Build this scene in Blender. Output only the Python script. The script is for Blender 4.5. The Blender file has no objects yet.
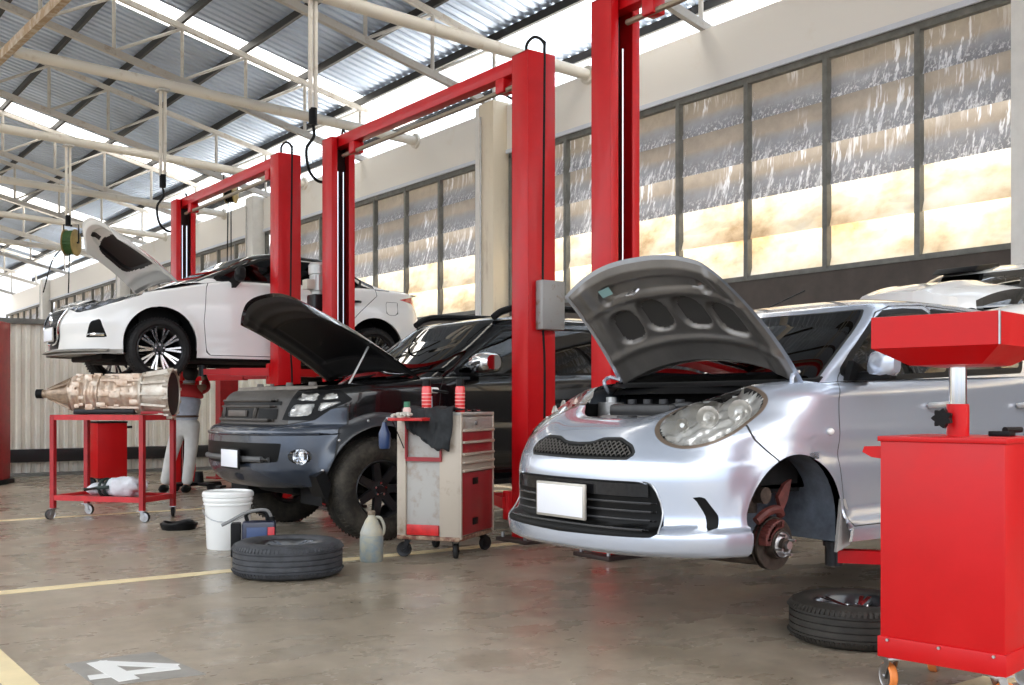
import bpy, bmesh, math, random
import numpy as np
from mathutils import Vector, Matrix, noise
PI = math.pi
sc = bpy.context.scene
COL = sc.collection
random.seed(7)
# ------------------------------------------------------------------ helpers
def V(*a): return Vector(a)
def link(o, parent=None):
    COL.objects.link(o)
    if parent is not None: o.parent = parent
    return o
def tag(o, label=None, cat=None, group=None, kind=None):
    if label: o['label'] = label
    if cat: o['category'] = cat
    if group: o['group'] = group
    if kind: o['kind'] = kind
    return o
def thing(name, label, cat, loc=(0, 0, 0), rz=0.0, group=None):
    o = bpy.data.objects.new(name, None)
    o.empty_display_size = .1
    o.location = loc; o.rotation_euler = (0, 0, rz)
    link(o); tag(o, label, cat, group)
    return o
def mesh_obj(name, me, mats, parent=None):
    o = bpy.data.objects.new(name, me)
    if not isinstance(mats, (list, tuple)): mats = [mats]
    for m in mats: me.materials.append(m)
    return link(o, parent)
def obj(name, bm, mats, parent=None, smooth=True, angle=35):
    me = bpy.data.meshes.new(name)
    bmesh.ops.recalc_face_normals(bm, faces=bm.faces[:])
    if smooth:
        ca = math.radians(angle)
        for f in bm.faces: f.smooth = True
        for e in bm.edges:
            if len(e.link_faces) == 2 and e.calc_face_angle(0) > ca: e.smooth = False
    bm.to_mesh(me); bm.free()
    return mesh_obj(name, me, mats, parent)
def BM(): return bmesh.new()
def copy_tree(o, parent=None):
    c = o.copy(); COL.objects.link(c); c.parent = parent
    for ch in list(o.children): copy_tree(ch, c)
    return c
def box(bm, x0, x1, y0, y1, z0, z1, bev=0.0, mi=0, seg=2, mat=None):
    nb = len(bm.verts)
    r = bmesh.ops.create_cube(bm, size=1.0)
    vs = r['verts']
    for v in vs:
        v.co = V(x0 + (v.co.x + .5) * (x1 - x0), y0 + (v.co.y + .5) * (y1 - y0), z0 + (v.co.z + .5) * (z1 - z0))
    fs = set(f for v in vs for f in v.link_faces)
    for f in fs: f.material_index = mi
    if bev > 0:
        es = list(set(e for v in vs for e in v.link_edges))
        rr = bmesh.ops.bevel(bm, geom=es, offset=bev, segments=seg, affect='EDGES', profile=.5, material=-1)
        vs = list(set([v for f in rr['faces'] for v in f.verts] + [v for v in vs if v.is_valid]))
        if seg: 
            for f in rr['faces']: f.material_index = mi
    if mat is not None:
        allv = set()
        for v in vs:
            if v.is_valid: allv.add(v)
        for v in list(allv):
            for e in v.link_edges: allv.add(e.other_vert(v))
        for v in allv: v.co = mat @ v.co
    return vs
def frame_of(d):
    d = d.normalized()
    up = V(0, 0, 1) if abs(d.z) < .95 else V(1, 0, 0)
    a = d.cross(up).normalized(); b = a.cross(d).normalized()
    return a, b
def ring(bm, c, a, b, ra, rb, n, ph=0):
    return [bm.verts.new(c + a * (ra * math.cos(ph + 2 * PI * i / n)) + b * (rb * math.sin(ph + 2 * PI * i / n))) for i in range(n)]
def bridge(bm, r0, r1, mi=0, closed=True):
    n = len(r0); out = []
    for i in range(n if closed else n - 1):
        j = (i + 1) % n
        try:
            f = bm.faces.new((r0[i], r0[j], r1[j], r1[i])); f.material_index = mi; out.append(f)
        except ValueError: pass
    return out
def cap(bm, r, mi=0):
    try:
        f = bm.faces.new(r); f.material_index = mi; return f
    except ValueError: pass
def cyl(bm, p0, p1, r0, r1=None, n=16, mi=0, caps=True, ph=0):
    p0, p1 = Vector(p0), Vector(p1)
    if r1 is None: r1 = r0
    a, b = frame_of(p1 - p0)
    A = ring(bm, p0, a, b, r0, r0, n, ph); B = ring(bm, p1, a, b, r1, r1, n, ph)
    bridge(bm, A, B, mi)
    if caps: cap(bm, A[::-1], mi); cap(bm, B, mi)
def sqbar(bm, p0, p1, w, h=None, mi=0):
    """rectangular bar between two points, w horizontal, h vertical"""
    p0, p1 = Vector(p0), Vector(p1); h = h or w
    a, b = frame_of(p1 - p0)
    R = []
    for p in (p0, p1):
        R.append([bm.verts.new(p + a * sx * w / 2 + b * sy * h / 2) for sx, sy in ((-1, -1), (1, -1), (1, 1), (-1, 1))])
    bridge(bm, R[0], R[1], mi); cap(bm, R[0][::-1], mi); cap(bm, R[1], mi)
def tube(bm, pts, r, n=8, mi=0, closed=False, caps=True):
    pts = [Vector(p) for p in pts]; N = len(pts); rings = []
    rr = r if isinstance(r, (list, tuple)) else [r] * N
    a = None
    for i, p in enumerate(pts):
        d = (pts[(i + 1) % N] - pts[i - 1]) if closed else (pts[min(i + 1, N - 1)] - pts[max(i - 1, 0)])
        if d.length < 1e-9: d = V(0, 0, 1)
        d.normalize()
        if a is None: a, b = frame_of(d)
        else:
            a = (a - d * a.dot(d))
            if a.length < 1e-6: a, b = frame_of(d)
            a.normalize(); b = d.cross(a)
        rings.append(ring(bm, p, a, b, rr[i], rr[i], n))
    for i in range(N - 1): bridge(bm, rings[i], rings[i + 1], mi)
    if closed: bridge(bm, rings[-1], rings[0], mi)
    elif caps: cap(bm, rings[0][::-1], mi); cap(bm, rings[-1], mi)
def smooth_path(pts, k=6):
    pts = [Vector(p) for p in pts]; out = []
    for i in range(len(pts) - 1):
        p0 = pts[max(i - 1, 0)]; p1 = pts[i]; p2 = pts[i + 1]; p3 = pts[min(i + 2, len(pts) - 1)]
        for j in range(k):
            t = j / k
            out.append(.5 * ((2 * p1) + (p2 - p0) * t + (2 * p0 - 5 * p1 + 4 * p2 - p3) * t * t + (3 * p1 - p0 - 3 * p2 + p3) * t ** 3))
    out.append(pts[-1]); return out
def lathe(bm, prof, n=32, c=(0, 0, 0), ax='z', mi=0, mis=None, closed=False):
    """prof: (radius, height) list turned about axis ax through c"""
    c = Vector(c)
    A = {'z': (V(1, 0, 0), V(0, 1, 0), V(0, 0, 1)), 'y': (V(1, 0, 0), V(0, 0, 1), V(0, -1, 0)), 'x': (V(0, 1, 0), V(0, 0, 1), V(1, 0, 0))}[ax] if isinstance(ax, str) else ax
    rs = []
    for r, h in prof:
        if r < 1e-5: rs.append([bm.verts.new(c + A[2] * h)])
        else: rs.append(ring(bm, c + A[2] * h, A[0], A[1], r, r, n))
    m = len(prof)
    for i in range(m if closed else m - 1):
        r0, r1 = rs[i], rs[(i + 1) % m]; q = mis[i] if mis else mi
        if len(r0) == 1 and len(r1) == 1: continue
        if len(r0) == 1 or len(r1) == 1:
            one, rg = (r0[0], r1) if len(r0) == 1 else (r1[0], r0)
            for k in range(n):
                f = bm.faces.new((one, rg[k], rg[(k + 1) % n])); f.material_index = q
        else: bridge(bm, r0, r1, q)
def prism(bm, poly, y0, y1, ax='y', mi=0, bev=0):
    """extrude a 2-D polygon: ax 'y' -> poly is (x,z); 'x' -> (y,z); 'z' -> (x,y)"""
    def P(p, d): return {'y': V(p[0], d, p[1]), 'x': V(d, p[0], p[1]), 'z': V(p[0], p[1], d)}[ax]
    A = [bm.verts.new(P(p, y0)) for p in poly]; B = [bm.verts.new(P(p, y1)) for p in poly]
    fs = bridge(bm, A, B, mi); f1 = cap(bm, A[::-1], mi); f2 = cap(bm, B, mi)
    if bev:
        es = set(e for f in fs + [f1, f2] for e in f.edges)
        bmesh.ops.bevel(bm, geom=list(es), offset=bev, segments=2, affect='EDGES', profile=.5)
def ellipsoid(bm, c, rx, ry, rz, n=16, m=10, mi=0, rot=None):
    c = Vector(c); rows = []
    for j in range(m + 1):
        th = PI * j / m; row = []
        if j in (0, m):
            p = V(0, 0, rz * math.cos(th)); row = [bm.verts.new(c + (rot @ p if rot else p))]
        else:
            for i in range(n):
                p = V(rx * math.sin(th) * math.cos(2 * PI * i / n), ry * math.sin(th) * math.sin(2 * PI * i / n), rz * math.cos(th))
                row.append(bm.verts.new(c + (rot @ p if rot else p)))
        rows.append(row)
    for j in range(m):
        a, b = rows[j], rows[j + 1]
        for i in range(n):
            k = (i + 1) % n
            vs = [a[0], b[i], b[k]] if len(a) == 1 else ([a[i], b[0], a[k]] if len(b) == 1 else [a[i], b[i], b[k], a[k]])
            f = bm.faces.new(vs); f.material_index = mi
def interp(tab, x):
    """smooth (monotone cubic) lookup in [(x, y), ...]"""
    n = len(tab)
    if x <= tab[0][0]: return tab[0][1]
    if x >= tab[-1][0]: return tab[-1][1]
    for i in range(n - 1):
        if x <= tab[i + 1][0]: break
    x0, y0 = tab[i]; x1, y1 = tab[i + 1]; h = x1 - x0; d = (y1 - y0) / h
    def slope(k):
        if k == 0: return (tab[1][1] - tab[0][1]) / (tab[1][0] - tab[0][0])
        if k == n - 1: return (tab[-1][1] - tab[-2][1]) / (tab[-1][0] - tab[-2][0])
        a = (tab[k][1] - tab[k - 1][1]) / (tab[k][0] - tab[k - 1][0]); b = (tab[k + 1][1] - tab[k][1]) / (tab[k + 1][0] - tab[k][0])
        return 0 if a * b <= 0 else 2 * a * b / (a + b)
    m0, m1 = slope(i), slope(i + 1); t = (x - x0) / h
    return (2 * t ** 3 - 3 * t * t + 1) * y0 + (t ** 3 - 2 * t * t + t) * h * m0 + (-2 * t ** 3 + 3 * t * t) * y1 + (t ** 3 - t * t) * h * m1
def sdpoly(px, pz, poly):
    """signed distance to a polygon, negative inside"""
    d = 1e9; ins = False; n = len(poly)
    for i in range(n):
        ax, az = poly[i]; bx, bz = poly[(i + 1) % n]
        ex, ez = bx - ax, bz - az; wx, wz = px - ax, pz - az
        t = max(0, min(1, (wx * ex + wz * ez) / (ex * ex + ez * ez + 1e-12)))
        qx, qz = wx - ex * t, wz - ez * t
        d = min(d, qx * qx + qz * qz)
        if (az > pz) != (bz > pz) and px < (bx - ax) * (pz - az) / (bz - az) + ax: ins = not ins
    d = math.sqrt(d); return -d if ins else d
def roundpoly(poly, k=5):
    """Catmull-Rom closed outline through the points"""
    n = len(poly); out = []
    for i in range(n):
        p0, p1, p2, p3 = poly[i - 1], poly[i], poly[(i + 1) % n], poly[(i + 2) % n]
        for j in range(k):
            t = j / k
            out.append(tuple(.5 * (2 * p1[c] + (p2[c] - p0[c]) * t + (2 * p0[c] - 5 * p1[c] + 4 * p2[c] - p3[c]) * t * t + (3 * p1[c] - p0[c] - 3 * p2[c] + p3[c]) * t ** 3) for c in (0, 1)))
    return out
# ------------------------------------------------------------------ materials
MC = {}
def mat(name, col=(.5, .5, .5), rough=.5, metal=0.0, coat=0.0, spec=.5, var=0.0, vscale=6.0, bump=0.0, bscale=40.0, emit=None, es=0, rvar=0.0, col2=None, mix=(.45, .65), coords='Object', stretch=(1, 1, 1), flake=0):
    if name in MC: return MC[name]
    m = bpy.data.materials.new(name); m.use_nodes = True
    nt = m.node_tree; b = nt.nodes['Principled BSDF']; L = nt.links
    b.inputs['Base Color'].default_value = (*col, 1); b.inputs['Roughness'].default_value = rough
    b.inputs['Metallic'].default_value = metal; b.inputs['Coat Weight'].default_value = coat
    b.inputs['Coat Roughness'].default_value = .03
    b.inputs['Specular IOR Level'].default_value = spec
    if emit: b.inputs['Emission Color'].default_value = (*emit, 1); b.inputs['Emission Strength'].default_value = es
    if var or bump or rvar or col2:
        tc = nt.nodes.new('ShaderNodeTexCoord'); mp = nt.nodes.new('ShaderNodeMapping'); mp.inputs['Scale'].default_value = stretch
        L.new(tc.outputs[coords], mp.inputs['Vector'])
        n = nt.nodes.new('ShaderNodeTexNoise'); n.inputs['Scale'].default_value = vscale; n.inputs['Detail'].default_value = 6; n.inputs['Roughness'].default_value = .65
        L.new(mp.outputs[0], n.inputs['Vector'])
        if col2:
            r = nt.nodes.new('ShaderNodeValToRGB'); r.color_ramp.elements[0].position = mix[0]; r.color_ramp.elements[1].position = mix[1]
            r.color_ramp.elements[0].color = (*col, 1); r.color_ramp.elements[1].color = (*col2, 1)
            L.new(n.outputs['Fac'], r.inputs['Fac']); L.new(r.outputs['Color'], b.inputs['Base Color'])
        elif var:
            r = nt.nodes.new('ShaderNodeValToRGB'); r.color_ramp.elements[0].position = .3; r.color_ramp.elements[1].position = .7
            r.color_ramp.elements[0].color = (*[c * (1 - var) for c in col], 1); r.color_ramp.elements[1].color = (*[min(1, c * (1 + var)) for c in col], 1)
            L.new(n.outputs['Fac'], r.inputs['Fac']); L.new(r.outputs['Color'], b.inputs['Base Color'])
        if rvar:
            mr = nt.nodes.new('ShaderNodeMapRange'); mr.inputs['From Min'].default_value = .3; mr.inputs['From Max'].default_value = .7
            mr.inputs['To Min'].default_value = max(0, rough - rvar); mr.inputs['To Max'].default_value = rough + rvar
            L.new(n.outputs['Fac'], mr.inputs['Value']); L.new(mr.outputs[0], b.inputs['Roughness'])
        if bump:
            n2 = nt.nodes.new('ShaderNodeTexNoise'); n2.inputs['Scale'].default_value = bscale; n2.inputs['Detail'].default_value = 4
            L.new(mp.outputs[0], n2.inputs['Vector'])
            bp = nt.nodes.new('ShaderNodeBump'); bp.inputs['Strength'].default_value = bump; bp.inputs['Distance'].default_value = .01
            L.new(n2.outputs['Fac'], bp.inputs['Height']); L.new(bp.outputs[0], b.inputs['Normal'])
    MC[name] = m; return m
def glass_mat(name, tint=(.2, .22, .24), rough=.01, refl=(1, 1, 1), ior=1.5):
    if name in MC: return MC[name]
    m = bpy.data.materials.new(name); m.use_nodes = True; nt = m.node_tree; nt.nodes.clear(); L = nt.links
    o = nt.nodes.new('ShaderNodeOutputMaterial'); mx = nt.nodes.new('ShaderNodeMixShader'); fr = nt.nodes.new('ShaderNodeFresnel'); fr.inputs[0].default_value = ior
    t = nt.nodes.new('ShaderNodeBsdfTransparent'); t.inputs[0].default_value = (*tint, 1)
    g = nt.nodes.new('ShaderNodeBsdfGlossy'); g.inputs['Roughness'].default_value = rough; g.inputs[0].default_value = (*refl, 1)
    L.new(fr.outputs[0], mx.inputs[0]); L.new(t.outputs[0], mx.inputs[1]); L.new(g.outputs[0], mx.inputs[2]); L.new(mx.outputs[0], o.inputs[0])
    MC[name] = m; return m
RED = mat('red_paint', (.52, .004, .007), .36, coat=.08, spec=.3, var=.10, vscale=3, rvar=.08)
REDD = mat('red_frame_paint', (.36, .01, .014), .42, var=.2, vscale=8)
REDT = mat('red_trolley_paint', (.52, .004, .006), .40, coat=.04, spec=.3, var=.06, vscale=5, rvar=.08)
BLK = mat('black_plastic', (.006, .006, .0065), .45, spec=.15)
BLKM = mat('black_metal', (.02, .02, .022), .35, metal=.6)
RUB = mat('rubber', (.014, .013, .013), .65, spec=.3, var=.4, vscale=14, bump=.3, bscale=60)
CHR = mat('chrome', (.85, .86, .88), .08, metal=1)
STEEL = mat('steel', (.45, .45, .46), .3, metal=1, var=.2, vscale=20)
DARKIN = mat('dark_interior', (.010, .010, .011), .8, spec=.2)
# ------------------------------------------------------------------ camera and light
HZ = 1.12
FPX = 1066.0
ang = math.atan2(784, 1066)     # the wall direction (+y) vanishes 36.3 degrees left of the axis
cam_d = bpy.data.cameras.new('camera'); cam = bpy.data.objects.new('camera', cam_d); COL.objects.link(cam)
cam_d.sensor_width = 36; cam_d.lens = FPX / 1024 * 36; cam_d.shift_y = (404 - 342.5) / 1024
cam.location = (0, 0, HZ); cam.rotation_euler = (PI / 2, 0, -ang)
cam_d.clip_end = 400
sc.camera = cam
sc.view_settings.view_transform = 'Standard'; sc.view_settings.look = 'None'; sc.view_settings.gamma = 1
sc.view_settings.exposure = EXPO = 1.15
w = bpy.data.worlds.new('sky'); sc.world = w; w.use_nodes = True
nt = w.node_tree; bg = nt.nodes['Background']
tc = nt.nodes.new('ShaderNodeTexCoord'); ns = nt.nodes.new('ShaderNodeTexNoise'); ns.inputs['Scale'].default_value = 1.6; ns.inputs['Detail'].default_value = 5
rp = nt.nodes.new('ShaderNodeValToRGB'); rp.color_ramp.elements[0].color = (.74, .86, 1, 1); rp.color_ramp.elements[1].color = (1, .985, .95, 1)
rp.color_ramp.elements[0].position = .35; rp.color_ramp.elements[1].position = .6
nt.links.new(tc.outputs['Generated'], ns.inputs['Vector']); nt.links.new(ns.outputs['Fac'], rp.inputs['Fac']); sx = nt.nodes.new('ShaderNodeSeparateXYZ'); gr_ = nt.nodes.new('ShaderNodeValToRGB'); mu = nt.nodes.new('ShaderNodeMixRGB'); mu.blend_type = 'MULTIPLY'; mu.inputs[0].default_value = 1
el = gr_.color_ramp.elements; el[0].position = .0; el[0].color = (.10, .09, .08, 1); el[1].position = .45; el[1].color = (1.0, 1.0, 1.0, 1)
e2 = el.new(.02); e2.color = (.30, .30, .31, 1); e3 = el.new(.2); e3.color = (.62, .62, .64, 1)
nt.links.new(tc.outputs['Generated'], sx.inputs[0]); nt.links.new(sx.outputs['Z'], gr_.inputs['Fac']); nt.links.new(rp.outputs[0], mu.inputs[1]); nt.links.new(gr_.outputs[0], mu.inputs[2]); nt.links.new(mu.outputs[0], bg.inputs['Color'])
bg.inputs['Strength'].default_value = 2.0
sun = bpy.data.lights.new('sun', 'SUN'); sun.energy = 13.0; sun.angle = math.radians(2); sun.color = (1, .93, .8)
so = bpy.data.objects.new('sun', sun); COL.objects.link(so); so.rotation_euler = (0, math.radians(38), math.radians(12))
WX = 12.0
# ------------------------------------------------------------------ room materials
def floor_mat():
    m = bpy.data.materials.new('polished_concrete'); m.use_nodes = True; nt = m.node_tree; L = nt.links; b = nt.nodes['Principled BSDF']
    tc = nt.nodes.new('ShaderNodeTexCoord')
    def noise_(s, d, r, sc_=(1, 1, 1)):
        mp = nt.nodes.new('ShaderNodeMapping'); mp.inputs['Scale'].default_value = sc_
        n = nt.nodes.new('ShaderNodeTexNoise'); n.inputs['Scale'].default_value = s; n.inputs['Detail'].default_value = d; n.inputs['Roughness'].default_value = r
        L.new(tc.outputs['Object'], mp.inputs[0]); L.new(mp.outputs[0], n.inputs['Vector']); return n
    n1 = noise_(.8, 8, .7, (1, .6, 1)); n2 = noise_(7, 8, .75); n3 = noise_(30, 4, .6); n4 = noise_(2.2, 5, .6, (.7, 1, 1))
    r1 = nt.nodes.new('ShaderNodeValToRGB'); e = r1.color_ramp.elements
    e[0].position = .3; e[0].color = (.215, .175, .125, 1); e[1].position = .72; e[1].color = (.46, .395, .31, 1)
    mid = e.new(.5); mid.color = (.335, .28, .21, 1)
    L.new(n1.outputs['Fac'], r1.inputs['Fac'])
    mx = nt.nodes.new('ShaderNodeMixRGB'); mx.blend_type = 'OVERLAY'; mx.inputs[0].default_value = .45
    L.new(r1.outputs[0], mx.inputs[1]); L.new(n2.outputs['Fac'], mx.inputs[2])
    st = nt.nodes.new('ShaderNodeValToRGB'); st.color_ramp.elements[0].position = .27; st.color_ramp.elements[0].color = (.25, .2, .17, 1); st.color_ramp.elements[1].position = .4; st.color_ramp.elements[1].color = (1, 1, 1, 1)
    L.new(n2.outputs['Fac'], st.inputs['Fac'])
    m2 = nt.nodes.new('ShaderNodeMixRGB'); m2.blend_type = 'MULTIPLY'; m2.inputs[0].default_value = .8
    L.new(mx.outputs[0], m2.inputs[1]); L.new(st.outputs[0], m2.inputs[2]); L.new(m2.outputs[0], b.inputs['Base Color'])
    rr = nt.nodes.new('ShaderNodeMapRange'); rr.inputs['From Min'].default_value = .3; rr.inputs['From Max'].default_value = .7; rr.inputs['To Min'].default_value = .16; rr.inputs['To Max'].default_value = .42
    L.new(n4.outputs['Fac'], rr.inputs['Value']); L.new(rr.outputs[0], b.inputs['Roughness'])
    b.inputs['Specular IOR Level'].default_value = .55
    bp = nt.nodes.new('ShaderNodeBump'); bp.inputs['Strength'].default_value = .12; bp.inputs['Distance'].default_value = .004
    L.new(n3.outputs['Fac'], bp.inputs['Height']); L.new(bp.outputs[0], b.inputs['Normal'])
    return m
WALLP = mat('cream_wall_paint', (.90, .87, .82), .6, col2=(.78, .70, .58), mix=(.6, .9), vscale=1.2)
WALLD = mat('dark_lower_wall', (.085, .068, .058), .7, var=.2, vscale=3)
COLP = mat('column_paint', (.84, .74, .58), .6, col2=(.5, .37, .24), mix=(.55, .8), vscale=3, stretch=(1, 1, .25))
COLW = mat('column_white', (.86, .84, .80), .6, var=.05)
TRUSS = mat('truss_paint', (.50, .48, .45), .5, col2=(.30, .22, .15), mix=(.55, .8), vscale=5)
PIPE = mat('pipe_paint', (.74, .70, .63), .45, col2=(.42, .32, .22), mix=(.58, .85), vscale=4)
RUST = mat('rusty_beam', (.42, .29, .17), .6, col2=(.60, .52, .42), mix=(.45, .6), vscale=5)
PURL = mat('dark_purlin', (.018, .017, .017), .6)
ROOFM = mat('corrugated_metal', (.46, .55, .70), .36, metal=.5, var=.12, vscale=1.5, stretch=(.3, 1, 1))
MULL = mat('grey_mullion', (.17, .17, .155), .55, var=.25, vscale=6)
FIXT = mat('galvanised', (.55, .55, .54), .4, metal=.5, var=.15)
def sky_panel():
    m = bpy.data.materials.new('translucent_skylight'); m.use_nodes = True; nt = m.node_tree; nt.nodes.clear(); L = nt.links
    o = nt.nodes.new('ShaderNodeOutputMaterial'); mx = nt.nodes.new('ShaderNodeMixShader'); mx.inputs[0].default_value = .85
    d = nt.nodes.new('ShaderNodeBsdfDiffuse'); d.inputs[0].default_value = (.8, .8, .78, 1); t = nt.nodes.new('ShaderNodeBsdfTranslucent'); t.inputs[0].default_value = (.62, .61, .6, 1)
    L.new(d.outputs[0], mx.inputs[1]); L.new(t.outputs[0], mx.inputs[2]); L.new(mx.outputs[0], o.inputs[0]); return m
def louvre_mat(name, low):
    """weathered plastic louvre sheet: tan sheet, grey lower half painting in a reflection, chalky runs; world z sets the row"""
    m = bpy.data.materials.new(name); m.use_nodes = True; nt = m.node_tree; nt.nodes.clear(); L = nt.links; N = nt.nodes.new
    o = N('ShaderNodeOutputMaterial'); tc = N('ShaderNodeTexCoord'); uv = N('ShaderNodeSeparateXYZ'); L.new(tc.outputs['UV'], uv.inputs[0])
    def nz(scale, det, rough, sv):
        mp = N('ShaderNodeMapping'); mp.inputs['Scale'].default_value = sv; n = N('ShaderNodeTexNoise'); n.inputs['Scale'].default_value = scale; n.inputs['Detail'].default_value = det; n.inputs['Roughness'].default_value = rough
        L.new(tc.outputs['Object'], mp.inputs[0]); L.new(mp.outputs[0], n.inputs['Vector']); return n.outputs['Fac']
    def ramp(src, stops):
        r = N('ShaderNodeValToRGB'); e = r.color_ramp.elements
        while len(e) < len(stops): e.new(.5)
        for q, (p, c) in zip(e, stops): q.position = p; q.color = (*c, 1)
        L.new(src, r.inputs['Fac']); return r.outputs[0]
    def mth(op, a, b):
        q = N('ShaderNodeMath'); q.operation = op
        for i, s in enumerate((a, b)):
            if isinstance(s, (int, float)): q.inputs[i].default_value = s
            else: L.new(s, q.inputs[i])
        return q.outputs[0]
    def mixc(f, a, b):
        q = N('ShaderNodeMixRGB')
        for i, s in enumerate((f, a, b)):
            if isinstance(s, (int, float)): q.inputs[i].default_value = s
            elif isinstance(s, tuple): q.inputs[i].default_value = (*s, 1)
            else: L.new(s, q.inputs[i])
        return q.outputs[0]
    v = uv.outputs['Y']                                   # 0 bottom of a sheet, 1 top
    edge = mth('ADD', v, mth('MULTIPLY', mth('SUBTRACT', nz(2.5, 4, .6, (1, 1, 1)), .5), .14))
    if low:
        c = ramp(nz(1.3, 5, .6, (1, 1, 1.6)), [(.30, (.50, .33, .18)), (.42, (.80, .63, .42)), (.52, (.90, .80, .62)), (.65, (.93, .89, .80))])
        spots = ramp(nz(1.1, 2, .4, (1, 1, 3)), [(.62, (0, 0, 0)), (.66, (.22, .22, .22))])
        c = mixc(spots, c, (.22, .16, .11))
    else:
        c = ramp(edge, [(.38, (.33, .34, .38)), (.50, (.36, .35, .35)), (.60, (.44, .37, .30)), (.95, (.40, .35, .29))])  # grey-blue towards the sheet bottom is a reflection put into the colour
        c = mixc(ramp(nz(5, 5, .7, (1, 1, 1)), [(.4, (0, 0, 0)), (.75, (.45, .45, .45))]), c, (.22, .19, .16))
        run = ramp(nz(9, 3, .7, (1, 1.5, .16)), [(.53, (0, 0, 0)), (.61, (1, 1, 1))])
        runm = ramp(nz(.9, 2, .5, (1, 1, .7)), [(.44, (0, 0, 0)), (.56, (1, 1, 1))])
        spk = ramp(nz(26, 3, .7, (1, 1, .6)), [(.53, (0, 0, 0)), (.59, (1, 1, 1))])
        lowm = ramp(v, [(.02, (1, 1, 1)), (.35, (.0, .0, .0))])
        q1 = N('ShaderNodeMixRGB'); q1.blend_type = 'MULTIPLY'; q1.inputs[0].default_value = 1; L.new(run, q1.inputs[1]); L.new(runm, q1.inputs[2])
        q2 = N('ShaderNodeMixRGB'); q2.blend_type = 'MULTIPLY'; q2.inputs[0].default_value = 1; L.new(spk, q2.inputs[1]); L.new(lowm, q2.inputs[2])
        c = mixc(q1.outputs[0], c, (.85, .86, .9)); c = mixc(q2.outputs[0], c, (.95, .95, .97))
    d = N('ShaderNodeBsdfDiffuse'); t = N('ShaderNodeBsdfTranslucent'); g = N('ShaderNodeBsdfGlossy'); g.inputs['Roughness'].default_value = .35
    L.new(c, d.inputs[0]); L.new(c, t.inputs[0])
    mx = N('ShaderNodeMixShader'); mx.inputs[0].default_value = .11 if low else .07; L.new(d.outputs[0], mx.inputs[1]); L.new(t.outputs[0], mx.inputs[2])
    m2 = N('ShaderNodeMixShader'); m2.inputs[0].default_value = .08; L.new(mx.outputs[0], m2.inputs[1]); L.new(g.outputs[0], m2.inputs[2]); L.new(m2.outputs[0], o.inputs[0])
    return m
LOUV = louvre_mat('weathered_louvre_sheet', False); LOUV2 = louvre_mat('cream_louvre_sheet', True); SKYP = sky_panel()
# ------------------------------------------------------------------ setting
bm = BM(); box(bm, -26, WX + .3, -22, 66, -.2, 0)
tag(obj('floor', bm, floor_mat()), kind='structure')
bm = BM(); box(bm, WX + .3, 40, -22, 66, -.2, -.01); tag(obj('bounce_ground', bm, mat('outside_concrete', (.75, .73, .70), .8)), kind='structure')  # unseen ground, added to bounce sunlight onto the roof underside
YT = [16.76 + 5.42 * k for k in range(-2, 9)]           # truss planes
YCOL = [6.02, 16.76, 28.2, 40.5, 52.5]                  # wall columns
Y0, Y1 = -5.0, 62.0
bm = BM()
box(bm, WX, WX + .3, Y0, Y1, 0, 2.95)
tag(obj('wall_right', bm, WALLD), kind='structure')
bm = BM(); box(bm, WX - .06, WX + .3, Y0, Y1, 5.93, 6.81, .01)
tag(obj('trim_1', bm, WALLP), kind='structure')
bm = BM(); box(bm, WX - .09, WX - .05, Y0, Y1, 5.88, 5.95)
tag(obj('trim_2', bm, mat('pale_edge', (.70, .73, .80), .4)), kind='structure')
for i, y in enumerate(YCOL):
    c = thing('wall_column', ['white painted column at the right edge beside the louvre windows', 'cream stained column behind the near post of the middle red lift', 'pale column seen above the raised white sedan between two louvre windows', 'far pale column above the low ribbed partition wall', 'farthest pale column near the end of the long wall'][i], 'column', (WX - .1, y, 0))
    bm = BM(); box(bm, -.28, .1, -.36, .12, 0, 6.86, .01); obj('column_shaft', bm, [COLW, COLP, COLW, COLW, COLW][i], c)
    bm = BM(); box(bm, -.2, .1, .12, .36, 0, 6.86, .01); obj('pilaster', bm, [COLW, COLW, COLP, COLW, COLW][i], c)
    bm = BM(); cyl(bm, (-.31, .02, 2.4), (-.31, .02, 6.6), .02, n=8); obj('conduit', bm, FIXT, c)
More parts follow.
